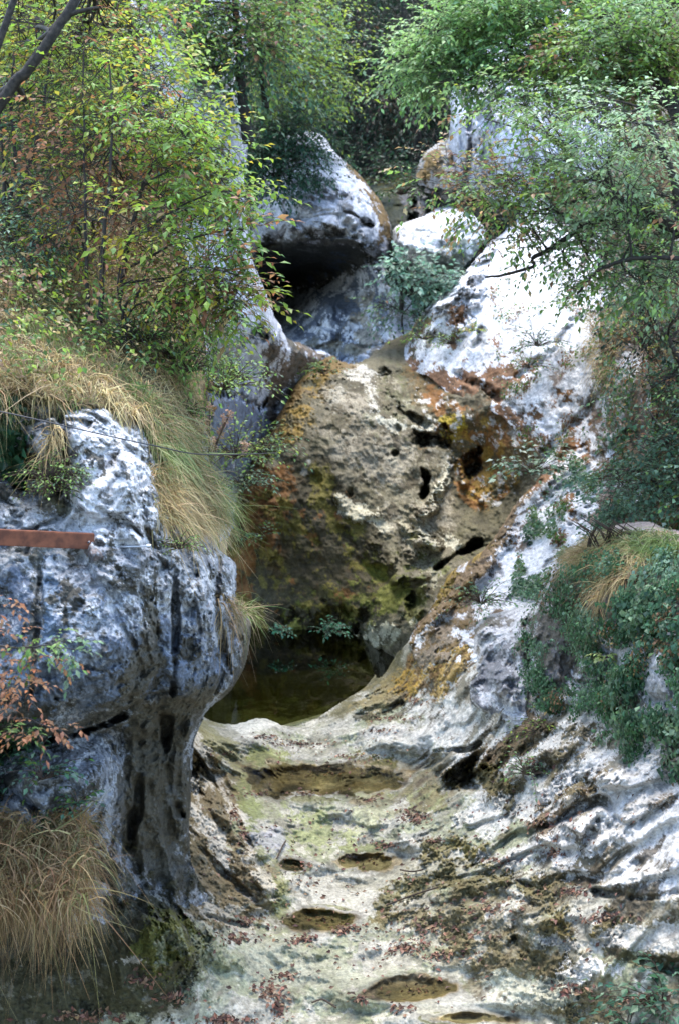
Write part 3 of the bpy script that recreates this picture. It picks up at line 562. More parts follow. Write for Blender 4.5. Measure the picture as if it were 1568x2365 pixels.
dome_paint = [
 (('n',.9,.05,.3,2), (.20,.18,.11), .7, 0),
 (('p',[(740,900),(800,860),(900,880),(960,960),(1000,1060),(960,1200),(900,1120),(830,1080),(760,1020)],60), (.25,.215,.155), .8, .6, 1),
 (('l',[(800,850),(850,880),(870,940)],22), (.62,.60,.52), .85, .6), (('l',[(770,940),(790,900),(830,870)],14), (.50,.47,.38), .8, .7),
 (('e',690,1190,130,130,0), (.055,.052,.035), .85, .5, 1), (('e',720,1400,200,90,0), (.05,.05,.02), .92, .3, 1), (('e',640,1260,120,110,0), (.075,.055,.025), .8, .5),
 (('e',690,1300,90,40,0), (.15,.085,.025), .65, 1.), (('e',620,1220,40,26,0), (.16,.12,.03), .7, 1.), (('e',880,1350,110,90,0), (.12,.14,.035), .8, .7), (('e',900,1400,60,60,0), (.10,.12,.02), .6, .6),
 (('l',[(770,850),(720,890),(680,950),(650,1000)],30), GOLD, .95, .8, 'moss'), (('l',[(640,990),(600,1080),(560,1160),(545,1250)],20), (.20,.12,.03), .85, 1., 'moss'),
 (('e',735,850,45,24,20), (.26,.15,.03), .9, .7, 'moss'), (('e',680,860,60,40,0), (.12,.08,.05), .8, 1.),
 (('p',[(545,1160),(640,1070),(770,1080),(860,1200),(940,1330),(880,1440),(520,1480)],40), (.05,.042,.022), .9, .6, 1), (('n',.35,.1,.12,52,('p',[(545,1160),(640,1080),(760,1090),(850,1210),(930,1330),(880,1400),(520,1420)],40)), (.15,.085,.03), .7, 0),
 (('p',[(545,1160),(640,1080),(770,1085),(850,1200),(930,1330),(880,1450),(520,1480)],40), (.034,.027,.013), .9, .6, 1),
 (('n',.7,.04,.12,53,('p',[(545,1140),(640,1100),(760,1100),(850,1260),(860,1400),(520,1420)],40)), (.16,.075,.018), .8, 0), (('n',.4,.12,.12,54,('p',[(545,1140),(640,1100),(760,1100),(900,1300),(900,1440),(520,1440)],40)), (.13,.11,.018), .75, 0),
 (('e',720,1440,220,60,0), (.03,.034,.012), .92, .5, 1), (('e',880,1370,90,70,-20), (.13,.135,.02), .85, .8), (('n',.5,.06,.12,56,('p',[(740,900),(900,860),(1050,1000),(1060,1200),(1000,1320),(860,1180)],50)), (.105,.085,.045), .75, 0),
 (('p',[(960,960),(1060,940),(1200,1000),(1240,1070),(1180,1140),(1060,1130),(1040,1060)],24), (.17,.085,.02), .85, 1.2), (('e',1000,1020,50,36,20), (.05,.042,.018), .85, .8), (('e',1130,1100,60,30,-30), (.24,.15,.03), .7, 1.2),
 # pale ribs
 (('l',[(780,1150),(820,1185),(870,1195),(900,1240)],9), (.42,.38,.27), .8, 1.4), (('l',[(960,1200),(1000,1170),(1020,1120),(1035,1060)],11), (.46,.43,.32), .85, 1.3),
 (('l',[(880,960),(920,990),(990,985)],9), (.48,.46,.35), .8, .8), (('l',[(975,1165),(1000,1130),(985,1100)],9), (.45,.42,.3), .8, .8),
 (('p',[(860,1090),(960,1060),(990,1180),(1040,1260),(1020,1330),(960,1320),(900,1220)],30), (.29,.26,.17), .7, .8), (('e',985,1240,60,26,30), (.45,.42,.28), .7, .8),
 (('e',900,1440,60,22,-15), (.50,.47,.33), .8, .7), (('e',850,1480,80,26,-15), (.30,.28,.14), .7, .6), (('e',945,1250,20,26,0), (.33,.25,.16), .7, .6),
 (('e',920,930,50,60,20), (.19,.19,.10), .75, .7), (('e',905,890,36,18,0), (.12,.13,.05), .8, .8),
 # right rusty part
 (('p',[(940,850),(1050,930),(1200,1000),(1240,1080),(1180,1160),(1090,1200),(1060,1130),(1050,1040),(1000,990),(960,940)],20), (.18,.11,.035), .9, .8),
 (('e',1050,990,16,20,0), (.36,.28,.03), .9, .7, 'moss'), (('l',[(1070,1060),(1080,1110),(1110,1150),(1180,1110)],14), (.27,.18,.04), .85, .9, 'moss'),
 (('p',[(1060,1140),(1190,1140),(1180,1200),(1100,1280),(1040,1290),(1060,1220)],20), (.10,.09,.045), .85, .6), (('l',[(1020,1000),(1080,960),(1150,950)],26), RUST, .85, 1.2),
 (('n',.3,.28,.12,7,('p',[(900,900),(1250,950),(1200,1200),(950,1000)],60)), (.45,.42,.36), .8, 0),
 (('n',.6,.08,.2,19), (.075,.065,.035), .8, 0), (('n',.25,.14,.12,29), (.08,.07,.035), .7, 0), (('n',.3,.26,.1,39,('p',[(740,900),(900,860),(1050,1000),(1060,1200),(1000,1320),(860,1180)],50)), (.46,.43,.32), .75, 0), (('l',[(705,1090),(712,1065)],8), (.6,.58,.5), .9, .4)]
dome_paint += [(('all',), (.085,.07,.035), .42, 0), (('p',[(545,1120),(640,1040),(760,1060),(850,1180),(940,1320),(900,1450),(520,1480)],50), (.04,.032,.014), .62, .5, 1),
 (('n',.9,.06,.10,61,('p',[(540,1130),(640,1060),(760,1080),(860,1240),(860,1380),(520,1400)],50)), (.19,.08,.02), .75, 0), (('n',.45,.10,.10,62,('p',[(540,1130),(640,1060),(760,1080),(860,1240),(900,1420),(520,1440)],50)), (.14,.115,.018), .75, 0),
 (('n',.5,.02,.10,63,('p',[(740,880),(880,850),(980,960),(1040,1080),(1040,1280),(960,1330),(860,1180),(770,1060)],40)), (.29,.255,.185), .7, 0), (('n',.22,.12,.08,64,('p',[(740,880),(880,850),(980,960),(1040,1080),(1040,1280),(960,1330),(860,1180),(770,1060)],40)), (.07,.055,.03), .8, 0),
 (('l',[(955,1205),(995,1170),(1018,1120),(1035,1062)],9), (.50,.47,.35), .85, 1.3), (('l',[(780,1150),(825,1185),(870,1192),(895,1235)],8), (.46,.42,.30), .8, 1.5), (('l',[(970,1220),(1010,1250),(1045,1262)],10), (.46,.43,.32), .8, 1.4), (('l',[(885,965),(925,990),(985,985)],8), (.48,.46,.36), .8, 1.3),
 (('l',[(930,1240),(965,1290),(1000,1330),(960,1400)],14), (.40,.37,.26), .7, 1.5), (('e',880,1370,90,60,-20), (.12,.125,.02), .8, 1.), (('e',955,1420,26,36,30), (.10,.10,.02), .7, .8),
 (('n',.4,.02,.10,65,('p',[(940,860),(1060,930),(1220,1010),(1230,1080),(1110,1190),(1050,1130),(1030,1020)],24)), (.22,.095,.022), .85, 0), (('e',1052,992,17,22,0), (.38,.28,.03), .9, .8), (('n',.35,.12,.10,66,('p',[(1040,950),(1220,1010),(1230,1080),(1110,1190),(1050,1130)],24)), (.28,.17,.03), .8, 0),
 (('n',.16,.22,.06,67,('p',[(940,860),(1060,930),(1220,1010),(1230,1080),(1110,1190)],24)), (.5,.48,.44), .85, 0),
 (('l',[(800,850),(850,880),(868,930)],13), (.50,.47,.39), .8, 1.2), (('e',890,1462,60,20,-15), (.46,.43,.31), .75, .7)]
dome_paint.append((('l',[(525,1300),(535,1200),(555,1130),(600,1040),(645,955),(690,885),(740,840),(800,846)],17), (.15,.095,.03), .9, .6, 'moss'))
dome_feats = [(('p',[(962,1075),(985,1085),(990,1120),(978,1150),(965,1140),(968,1100)],14), -1.0, .8), (('p',[(1070,1045),(1100,1030),(1118,1040),(1108,1085),(1080,1100)],16), -.9, .8), (('p',[(940,1000),(985,995),(1010,975),(1060,990),(1050,1040),(1010,1035),(960,1040)],20), -.8, 1.), (('e',812,1132,12,24,20), -.4, .9), (('e',908,1048,7,6,0), -.2, .8),
 (('l',[(1010,1310),(1060,1280),(1100,1250)],12), -.7, .8), (('l',[(775,1150),(820,1190),(880,1190)],18), .12, .9), (('l',[(950,1190),(990,1170),(1020,1110),(1040,1055)],20), .35, .9), (('e',930,1250,45,60,20), .25, 1.),
 (('l',[(790,1230),(840,1290),(900,1330)],20), -.08, 1.), (('e',860,1250,36,50,-20), .2, 1.), (('l',[(1065,1060),(1075,1120),(1110,1150)],13), .25, .9), (('l',[(900,900),(940,960),(1000,990)],16), -.25, 1.),
 (('l',[(880,860),(900,920),(910,990)],16), -.15, 1.), (('e',985,1250,50,26,30), .25, 1.), (('l',[(920,1340),(980,1330),(960,1420)],16), .25, 1.), (('e',960,1400,20,50,20), -.35, 1.), (('e',760,1440,130,60,0), -.3, 1.),
 (('l',[(730,1110),(700,1180),(720,1260)],22), -.06, 1.), (('l',[(640,1120),(620,1200),(630,1300)],22), .2, 1.), (('e',890,1445,70,26,-15), .2, 1.)]
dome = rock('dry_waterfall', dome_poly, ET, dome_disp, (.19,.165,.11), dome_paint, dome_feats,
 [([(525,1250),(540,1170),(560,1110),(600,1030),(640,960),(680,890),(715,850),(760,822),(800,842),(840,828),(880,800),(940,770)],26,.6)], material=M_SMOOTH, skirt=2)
tag(dome, 'domed dry waterfall of worn ochre and brown rock with dark potholes above the pool', 'rock formation')

# ---- left bank ground
LT = TPS([(-300,900,7.6),(0,868,8.7),(200,905,9.0),(380,950,9.6),(460,1040,10.6),(0,700,10.3),(200,740,10.8),(350,800,11),(450,870,11.8),(0,500,13.2),(300,500,14),(470,700,14.5),(0,200,18),(350,200,18.5),(0,-200,23),(350,-200,24),(-400,500,12),(-400,-200,20),(520,1180,12)])
g = rock('grassy_bank', [(-400,990),(-450,-350),(360,-350),(380,0),(370,300),(400,600),(470,760),(475,900),(470,1060),(440,1080),(380,1000),(300,960),(150,930),(0,900)], LT, soil_disp, (.12,.09,.045), [(('n',.5,.05,.3,2), (.07,.06,.03), .7, 0), (('n',.3,.15,.2,6), (.2,.15,.07), .6, 0)], step=4, material=M_SOIL, skirt=.8)
tag(g, kind='structure')

# ---- big left rock
KT = TPS([(0,860,8.9),(150,890,9.4),(300,930,9.6),(400,1030,9.7),(480,1140,10.2),(0,960,8.5),(0,1040,8.6),(90,1000,8.4),(70,1120,8.75),(200,960,8.6),(200,1050,8.35),(280,1100,8.35),(350,1180,8.8),(450,1200,9.7),
 (100,1180,8.45),(20,1190,8.3),(0,1250,8.15),(200,1240,8.2),(330,1300,8.3),(400,1300,8.75),(440,1320,8.95),(540,1320,10.),(500,1250,10.1),
 (0,1450,7.9),(150,1480,7.65),(250,1450,7.85),(300,1500,8.0),(370,1450,8.5),(400,1500,8.6),(480,1450,9.2),(570,1450,10.3),(100,1600,7.8),(250,1590,8.15),(380,1580,8.8),(420,1590,8.8),(500,1560,9.6),(565,1540,10.4),
 (0,1680,8.2),(120,1675,8.35),(250,1650,8.75),(340,1640,9.0),(430,1630,9.4),(490,1620,9.9),(0,1712,9.2),(60,1712,9.25),(130,1708,9.3),(210,1700,9.3),(275,1730,9.5),(60,1790,8.5),(170,1780,8.4),(120,1850,8.5),(230,1760,8.6),(240,1830,8.75),(292,1800,9.7),(320,1700,9.45),(400,1700,9.8),(440,1700,10.1),(330,1780,9.7),(400,1790,10.1),
 (350,1900,10.0),(420,1900,10.3),(290,1900,9.7),(380,2050,10.3),(280,2050,9.8),(200,1950,9.2),(0,1900,8.9),(0,2100,9.),(150,2100,9.3),(470,2050,10.8),(-300,1200,7.6),(-300,1600,7.6),(-300,2000,8.4)])
def left_disp(P, N_, X, Y):
    wf, ci = worley(P * np.array([1, 1, .8]) + .08 * fbm(P, .4, 3, .5, 2.)[:, None], .42, 1.); up = 1 - sstep(270, 320, X) * sstep(1600, 1700, Y)
    wg, _ = worley(P * np.array([1, 1, .7]) + .1 * fbm(P, .3, 2, .5, 2.)[:, None], .16, 5.)
    k = ridged(P * np.array([1, 1, .8]), .3, 2, .5, 6.)
    flute = ridged(P * np.array([1.3, 1.3, .22]), .4, 3, .5, 16.) * .12 * (1 - up)
    pits = -sstep(.12, .45, fbm(P * np.array([.8, .8, 1.3]), .13, 3, .6, 29.)) * .04 * (.3 + .7 * up)
    return fbm(P, 1., 4, .5, 3.) * .16 + ((ci - .5) * .13 * sstep(0, .12, wf) + sstep(0, .2, wf) * .05 + sstep(0, .25, wg) * .02 + k * .035) * (.35 + .65 * up) + ufbm(P, .3, 5, .6, 66.) * .015 * up + flute + pits
left_poly = [(-330,800),(40,850),(150,870),(300,890),(380,930),(430,1000),(480,1090),(512,1140),(524,1190),(500,1240),(512,1275),(545,1298),(553,1330),(550,1390),(575,1420),(582,1465),(572,1530),(548,1580),(512,1618),(480,1650),(458,1690),(446,1740),(440,1810),(438,1900),(445,1990),(480,2060),(520,2120),(400,2140),(250,2120),(100,2180),(-330,2250)]
LP = [
 (('n',.7,.0,.3,2), (.27,.28,.30), .8, 0), (('n',.3,.04,.2,4), (.15,.16,.17), .75, 0),
 (('p',[(170,920),(310,960),(350,1080),(370,1260),(230,1260),(170,1180),(160,1050)],24), (.62,.62,.63), .8, .6),
 (('n',.3,.16,.12,5), (.50,.50,.50), .7, 0),
 (('p',[(-200,1380),(150,1330),(400,1400),(560,1450),(590,1620),(300,1660),(-200,1720)],60), (.11,.14,.19), .85, .8, 1), (('l',[(110,1290),(100,1400),(110,1500)],22), (.17,.23,.30), .6, .6),  # blue-grey lower half: shading put into the rock colour
 (('n',.3,.12,.12,15,('p',[(0,1450),(580,1300),(580,1620),(0,1700)],60)), (.34,.37,.40), .65, 0),
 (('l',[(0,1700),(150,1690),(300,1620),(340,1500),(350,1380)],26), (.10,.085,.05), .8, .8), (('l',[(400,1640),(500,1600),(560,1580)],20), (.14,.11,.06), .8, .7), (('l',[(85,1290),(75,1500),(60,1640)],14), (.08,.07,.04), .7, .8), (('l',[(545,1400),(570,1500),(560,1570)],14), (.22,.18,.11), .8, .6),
 (('p',[(300,1650),(440,1640),(440,1960),(470,2040),(400,2080),(300,1980),(290,1820)],26), (.075,.07,.05), .9, .5, 1), (('n',.4,.12,.15,18,('p',[(280,1850),(440,1850),(470,2060),(250,2100)],40)), (.28,.28,.28), .5, 0),  # column's dark olive brown: algae and its shadow in one colour
 (('e',170,1780,120,80,0), (.25,.27,.30), .7, .5), (('n',.25,.12,.1,24,('e',190,1780,130,90,0)), (.46,.46,.46), .8, 0),
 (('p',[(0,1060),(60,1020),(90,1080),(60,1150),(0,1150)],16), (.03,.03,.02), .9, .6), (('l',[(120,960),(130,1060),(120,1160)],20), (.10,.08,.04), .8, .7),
 (('l',[(140,1080),(150,1180)],12), (.06,.06,.03), .8, .6),
 (('n',.22,.19,.12,27), (.05,.045,.03), .9, 0), (('n',.1,.17,.12,29), (.07,.065,.05), .75, 0), (('n',.14,.2,.1,37,('p',[(-100,900),(360,900),(560,1200),(570,1400),(-100,1450)],60)), (.60,.60,.60), .6, 0), (('p',[(300,1600),(420,1570),(570,1500),(560,1590),(480,1660),(450,1800),(440,1980),(300,1960),(290,1720)],34), (.085,.072,.045), .72, .9, 1), (('e',230,1256,16,13,0), (.03,.022,.018), .9, .5), (('e',215,1285,26,22,80), (.12,.07,.045), .6, .9), (('e',330,2060,120,50,0), (.07,.065,.035), .8, .8, 'moss'), (('p',[(-330,1900),(200,1960),(270,2060),(240,2200),(-330,2300)],30), (.045,.04,.02), .95, .3), (('e',195,2090,46,40,0), (.45,.42,.40), .9, .7)]  # brown underside and column polygon: algae, with deep shade painted in too
LFE = [(('l',[(-60,1748),(60,1722),(150,1702),(240,1668),(285,1650)],13), -.6, .9), (('l',[(320,1720),(330,1850),(300,1960)],14), -.2, .9), (('e',60,1120,55,45,0), -.5, .9), (('l',[(135,960),(150,1060),(140,1160)],12), -.3, .9), (('l',[(330,1180),(360,1280),(400,1310)],12), -.15, .9),
 (('l',[(410,1320),(405,1450),(400,1600)],10), -.2, .9), (('l',[(505,1290),(500,1400),(530,1550)],9), -.18, .9), (('l',[(90,1290),(85,1450),(70,1600)],9), -.14, .9), (('l',[(200,1290),(260,1330),(350,1320),(400,1290)],10), -.12, .9),
 (('e',450,1290,34,16,-10), .14, .9), (('e',530,1310,26,24,0), .12, .9), (('l',[(240,1420),(300,1480),(340,1600)],12), -.12, .9), (('e',440,1700,14,60,0), .1, 1.), (('l',[(380,1650),(390,1780),(420,1880)],16), -.3, 1.), (('l',[(340,1680),(345,1850),(390,1980)],14), .12, 1.),
 (('l',[(400,1860),(440,1960),(500,2060)],16), .15, 1.), (('l',[(310,1880),(320,2000),(360,2080)],14), -.15, 1.), (('l',[(180,1150),(260,1190),(340,1170)],10), -.1, .9), (('l',[(170,1250),(250,1262),(330,1258)],9), -.06, .9)]
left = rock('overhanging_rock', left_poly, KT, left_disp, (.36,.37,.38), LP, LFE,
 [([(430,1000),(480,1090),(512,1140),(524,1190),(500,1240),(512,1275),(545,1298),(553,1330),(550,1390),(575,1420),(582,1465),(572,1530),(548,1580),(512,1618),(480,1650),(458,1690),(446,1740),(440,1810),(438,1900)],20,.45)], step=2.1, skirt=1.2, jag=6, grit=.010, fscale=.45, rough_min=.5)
tag(left, 'big blue grey overhanging rock on the left with the rusty beam across it', 'rock')

g = rock('left_bank', [(-1500,500),(-700,300),(-420,500),(-290,850),(-290,2150),(-250,2750),(-1500,2750)], TPS([(-300,700,9.5),(-300,900,7.9),(-300,1200,7.7),(-300,1600,7.7),(-300,2000,8.5),(-300,2300,8.2),(-300,2700,6.9),(-1500,500,9),(-1500,1200,6.5),(-1500,2000,5.5),(-1500,2750,4.8),(-500,400,12)]),
 soil_disp, (.20,.18,.14), OUT, step=9, material=M_SOIL, skirt=1.0); tag(g, kind='structure')
# ------------------------------------------------------------ water
def water(name, pts, z, material, label=None):
    ar = sum(pts[i-1][0]*pts[i][1]-pts[i][0]*pts[i-1][1] for i in range(len(pts)))
    pts = pts if ar > 0 else pts[::-1]
    V = [(x, y, z) for x, y in pts]; n = len(V); c = np.mean(V, 0); V = np.array(V + [tuple(c)])
    o = mesh_obj(name, V, np.array([(i, (i + 1) % n, n) for i in range(n)]), material)
    center(o, c); tag(o, kind='structure'); return o
def flat(pts, z): return [tuple(at(x, y, dz(y, z))[:2]) for x, y in pts]
water('pool_water', flat([(330,1700),(200,1640),(200,1560),(450,1440),(700,1425),(950,1430),(1000,1500),(950,1560),(880,1600),(820,1625),(740,1650),(600,1690),(480,1700)], POOL_Z), POOL_Z, M_POOL)
for i, (x, y, rx, ry, dep) in enumerate(PUDS):
    a = np.linspace(0, 2 * math.pi, 40, endpoint=False)
    water('puddle_water', flat([(x + rx * 1.12 * math.cos(t), y + ry * 1.15 * math.sin(t)) for t in a], PUDZ[i] + .006), PUDZ[i] + .006, M_PUDDLE)

# ------------------------------------------------------------ leaves, grass
def leaves_mesh(name, P, D, U, size, cols, material, parent=None, width=.5, fold=.25):
    """P bases, D directions along the leaf, U upward normals"""
    n = len(P); D = D / (np.linalg.norm(D, axis=1)[:, None] + 1e-9); S = np.cross(D, U); S /= np.linalg.norm(S, axis=1)[:, None] + 1e-9
    Nn = np.cross(S, D); L = size[:, None] if hasattr(size, '__len__') else size
    W = L * width * .5
    a = P; m1 = P + D * L * .45 + S * W + Nn * W * fold; m2 = P + D * L * .45 - S * W + Nn * W * fold; t = P + D * L - Nn * L * .12; mid = P + D * L * .5
    V = np.stack([a, m1, t, m2, mid], 1).reshape(-1, 3); i = np.arange(n)[:, None] * 5
    q = np.concatenate([i + np.array([0, 1, 4]), i + np.array([1, 2, 4]), i + np.array([2, 3, 4]), i + np.array([3, 0, 4])])
    return mesh_obj(name, V, q, material, np.repeat(cols, 5, 0), parent, smooth_shade=False)
def pick(palette, n, var=.22, key=None):
    """palette [(rgb, weight)], key in 0..1 keeps neighbours alike"""
    W = np.array([p[1] for p in palette], float); W = np.cumsum(W / W.sum()); r = rng.random(n) if key is None else np.clip(key + rng.normal(0, .16, n), 0, .999)
    c = np.array([p[0] for p in palette])[np.searchsorted(W, r)]
    return np.clip(c * (1 + rng.normal(0, var, (n, 1))) * (1 + rng.normal(0, .06, (n, 3))), .004, .8)
def rand_dir(n, flat=1.):
    d = rng.normal(size=(n, 3)); d[:, 2] *= flat; return d / np.linalg.norm(d, axis=1)[:, None]
def sprays(P0, D0, length, nl, size, palette, droop=.25, wob=.5, key=None, stalk=.012):
    """many twigs of nl leaves each; returns leaf arrays and twig curves"""
    m = len(P0); t = np.linspace(0, 1, 5); L = length * rng.uniform(.6, 1.3, m)
    D0 = D0 / np.linalg.norm(D0, axis=1)[:, None]; side = np.cross(D0, [0, 0, 1.]) + 1e-6; side /= np.linalg.norm(side, axis=1)[:, None]
    bend = rng.normal(0, .25, m)
    cur = lambda tt: P0[:, None] + L[:, None, None] * (D0[:, None] * tt[None, :, None] + (side * bend[:, None])[:, None] * (tt ** 2)[None, :, None] - np.array([0, 0, droop]) * (tt ** 2)[None, :, None])
    T = cur(t); tl = np.linspace(.12, 1, nl); B = cur(tl)
    tan = D0[:, None] + 2 * (side * bend[:, None])[:, None] * tl[None, :, None] - 2 * np.array([0, 0, droop]) * tl[None, :, None]
    sg = np.where(np.arange(nl) % 2 == 0, 1., -1.)[None, :, None]
    D = tan * .7 + sg * side[:, None] * .85 + rng.normal(0, wob * .4, B.shape); D[:, :, 2] -= .18
    D[:, -1] = tan[:, -1]
    U = np.array([0, 0, 1.]) + rng.normal(0, wob * .6, B.shape) - .2 * tan
    kk = None if key is None else np.repeat(key, nl)
    cols = pick(palette, m * nl, key=kk)
    sz = size * rng.uniform(.6, 1.25, m * nl)
    return B.reshape(-1, 3), D.reshape(-1, 3), U.reshape(-1, 3), sz, cols, T
def path3(pts, n=6):                            # (x, y, d) picture points to a smooth world curve
    return np.array(smooth([tuple(at(*p[:3])) for p in pts], n)) if len(pts) > 2 else np.array([at(*p[:3]) for p in pts])
def tree(name, label, cat, trunks, blobs, leaf, palette, nt_=60, tl=.5, nl=7, group=None, bark=None, droop=.25, base=None, twigr=.003, width=.5, link=True, wob=.5, tw=True, keyscale=1.2, grav=None):
    """trunks: list of (points (x,y,d), r0, r1); blobs: (x, y, d, radius across m, radius up m, radius deep m, density)"""
    base = base if base is not None else at(*trunks[0][0][0][:3])
    root = empty(name, base, label, cat, group)
    tb = Tubes(); curves = []
    for pts, r0, r1 in trunks:
        c = path3(pts); c = c + np.cumsum(rng.normal(0, .004, c.shape), 0); curves.append((c, np.linspace(r0, r1, len(c)))); tb.add(c, np.linspace(r0, r1, len(c)), 7)
    allp = np.concatenate([c for c, _ in curves]); allr = np.concatenate([r for _, r in curves])
    Ls = []; tws = []
    for b in blobs:
        x, y, d, ra, ru, rd, den = b[:7]; pal = b[7] if len(b) > 7 else palette; c = at(x, y, d)
        n = max(3, int(nt_ * den))
        q = rand_dir(n) * (rng.uniform(.15, 1, (n, 1)) ** .5) * np.array([ra, rd, ru]); P0 = c + q
        out = q / (np.linalg.norm(q, axis=1)[:, None] + 1e-6); D0 = out * .6 + rand_dir(n, .5) * .6 + np.array([0, 0, .05])
        if grav is not None: D0 = D0 + np.array(grav)
        key = np.clip(.5 + .9 * fbm(P0, keyscale, 2, .5, 3.3), 0, 1) if n > 3 else None
        B, D, U, sz, co, T = sprays(P0, D0, tl, nl, leaf, pal, droop, wob, key)
        Ls.append((B, D, U, sz, co)); tws.append(T)
        if link and len(allp):
            j = np.argmin(np.linalg.norm(allp - c, axis=1) + 0 * allr); s = allp[j]; L = np.linalg.norm(c - s)
            if L > .15:
                mid = (s + c) / 2 + rng.normal(0, .08 * L, 3) - np.array([0, 0, -.05 * L]); cv = np.array(smooth([tuple(s), tuple(mid), tuple(c)], 6))
                r = min(allr[j] * .7, .012 + .006 * L); tb.add(cv, np.linspace(r, r * .3, len(cv)), 5)
                k = min(n, 14); ii = rng.choice(n, k, replace=False)
                jj = rng.integers(3, len(cv), k)
                t = np.linspace(0, 1, 4)[None, :, None]; st = cv[jj][:, None]; en = P0[ii][:, None]
                tb.many(st * (1 - t) + en * t + np.sin(t * 3.14) * rng.normal(0, .05, (k, 1, 3)), np.linspace(r * .35, twigr, 4), 3)
    bk = tb.build('trunk', bark or M_BARK); child(bk, root)
    if tw:
        tt = Tubes(); A = np.concatenate(tws); tt.many(A, np.linspace(twigr, twigr * .4, 5), 3); o = tt.build('twigs', M_TWIG); child(o, root)
    Z_ = [np.concatenate([l[i] for l in Ls]) for i in range(5)]
    o = leaves_mesh('crown', Z_[0], Z_[1], Z_[2], Z_[3], Z_[4], M_LEAF, None, width); child(o, root)
    return root
def blades(name, P, N_, length, cols, width=.006, lean=(0, 0, 0), droop=1., spread=.5, segs=5, parent=None):
    n = len(P); L = (length * rng.uniform(.5, 1.2, n))[:, None, None]; t = np.linspace(0, 1, segs)[None, :, None]
    cl = np.stack([ufbm(P, .16, 3, .6, 3.), ufbm(P, .16, 3, .6, 13.), 0 * P[:, 0]], -1) * .38
    D = np.array([0, 0, .8]) + cl + N_ * .3 + rng.normal(0, spread, (n, 3)) + np.array(lean); D /= np.linalg.norm(D, axis=1)[:, None]
    dr = (droop * rng.uniform(.5, 1.3, n))[:, None, None]
    sd = rand_dir(n, .4) * rng.gamma(1.2, .22, (n, 1)); kink = np.where(rng.random(n) < .22, rng.uniform(.3, .8, n), 9.)[:, None, None]; kd = rand_dir(n)[:, None] * .5 - np.array([0, 0, .5])
    Cc = P[:, None] - N_[:, None] * .02 + L * (sd[:, None] * t ** 2 + kd * np.clip(t - kink, 0, 1) + D[:, None] * t * (1 - .25 * t * dr) + np.array([0, 0, -1.]) * dr * .75 * t ** 2)
    S = np.cross(D, rand_dir(n)); S /= np.linalg.norm(S, axis=1)[:, None]; W = (width * (1 - t * .85)) * rng.uniform(.45, 1.9, (n, 1, 1))
    A = Cc + S[:, None] * W * .5; B = Cc - S[:, None] * W * .5
    V = np.stack([A, B], 2).reshape(n, -1, 3); i = (np.arange(n) * segs * 2)[:, None, None] + (np.arange(segs - 1) * 2)[None, :, None]
    q = (i + np.array([0, 1, 3, 2])).reshape(-1, 4)
    return mesh_obj(name, V.reshape(-1, 3), q, M_GRASS, np.repeat(cols, segs * 2, 0), parent)

YG=(.27,.36,.045); YEL=(.42,.38,.05); MG=(.12,.22,.045); DG=(.035,.085,.035); BG=(.07,.15,.085); PG=(.17,.27,.15); RD=(.36,.17,.08); BRN=(.25,.15,.08); TN=(.42,.31,.14); STRAW=(.50,.40,.20); LG=(.20,.33,.075)
P_LEFT=[(RD,1.6),(BRN,1.),(YEL,1.8),(YG,2.6),(LG,1.2),(MG,.6)]
P_RED=[(RD,3),(BRN,1.5),(TN,1),(YEL,.6),(YG,.6)]
P_YG=[(YEL,.5),((.25,.38,.05),3),(LG,2.4),(MG,1),(RD,.3)]
P_GREEN=[((.17,.28,.07),2),((.24,.38,.10),2),((.14,.25,.14),1),(YG,1)]
P_BLUE=[((.10,.20,.12),3),((.22,.34,.21),2),(MG,1.5),(DG,.8)]
P_DARK=[((.012,.036,.018),5),((.02,.055,.03),3),((.04,.10,.05),.8),((.06,.035,.02),.4)]  # dark conifer greens, deepened further so the colour carries deep shade
P_RIGHT=[(BRN,.5),(YG,.8),((.19,.32,.08),2.2),(LG,1.6),((.17,.28,.12),2),((.32,.45,.25),2)]
P_IVY=[(BRN,.5),(TN,.25),(DG,1.),((.08,.18,.08),3),((.14,.24,.13),2.2),((.22,.34,.22),1.2)]

# ---- background forest, far to near
for i, (x, y, d, h, pal) in enumerate([(820,60,36,3.6,P_DARK),(930,150,34,3.,P_DARK),(850,250,33,2.4,P_DARK),(960,280,32.5,2.0,P_DARK),(1010,60,37,3.4,P_DARK),(760,150,34,2.6,P_DARK),(690,20,40,3,P_GREEN),(1190,-60,38,4,P_DARK)]):
    s = h / 3
    tree('dark_spruce' if pal is P_DARK else 'forest_tree', ['dark tree at the top of the ravine left of its middle','dark tree filling the ravine beside the tall cliff','low dark tree with drooping sprays just above the cave boulder','low dark tree rooted at the foot of the tall cliff','dark tree at the very top beside the big overhanging crown','dark tree behind the slim pale green tree','pale tree at the skyline above the slim green tree','dark tree at the top edge behind the big overhanging crown'][i], 'tree',
     [([(x, y + 330 * s, d), (x + 5, y + 100, d), (x, y - 260 * s, d)], .16, .04)],
     [(x + rng.normal(0, 45 * s), y + k, d + rng.normal(0, .5), 1.3 * s + .3, .38 * s, 1.2 * s, 1.) for k in np.linspace(-250 * s, 230 * s, 13)], .12, pal, 60, 1.0, 9, 'trees closing the ravine', droop=.45, wob=.35, width=.38, grav=(0, 0, -.15))
tree('slim_tree', 'slim tree with pale green layered crown standing above the cave boulder', 'tree',
 [([(688,275,26.5),(686,200,26.5),(690,100,26.5),(680,-40,26.5)], .07, .03)],
 [(x - 20, y, 26.5 + rng.normal(0, .5), .55, .3, .7, .9) for x, y in [(640,60),(720,50),(760,90),(680,100),(620,130),(700,150),(760,160),(730,200),(660,200),(610,200),(780,200),(700,10),(650,-20),(760,10),(740,235)]],
 .10, [(LG,2),(YG,2.5),(PG,1),(MG,1)], 55, .7, 9, droop=.15, width=.5)
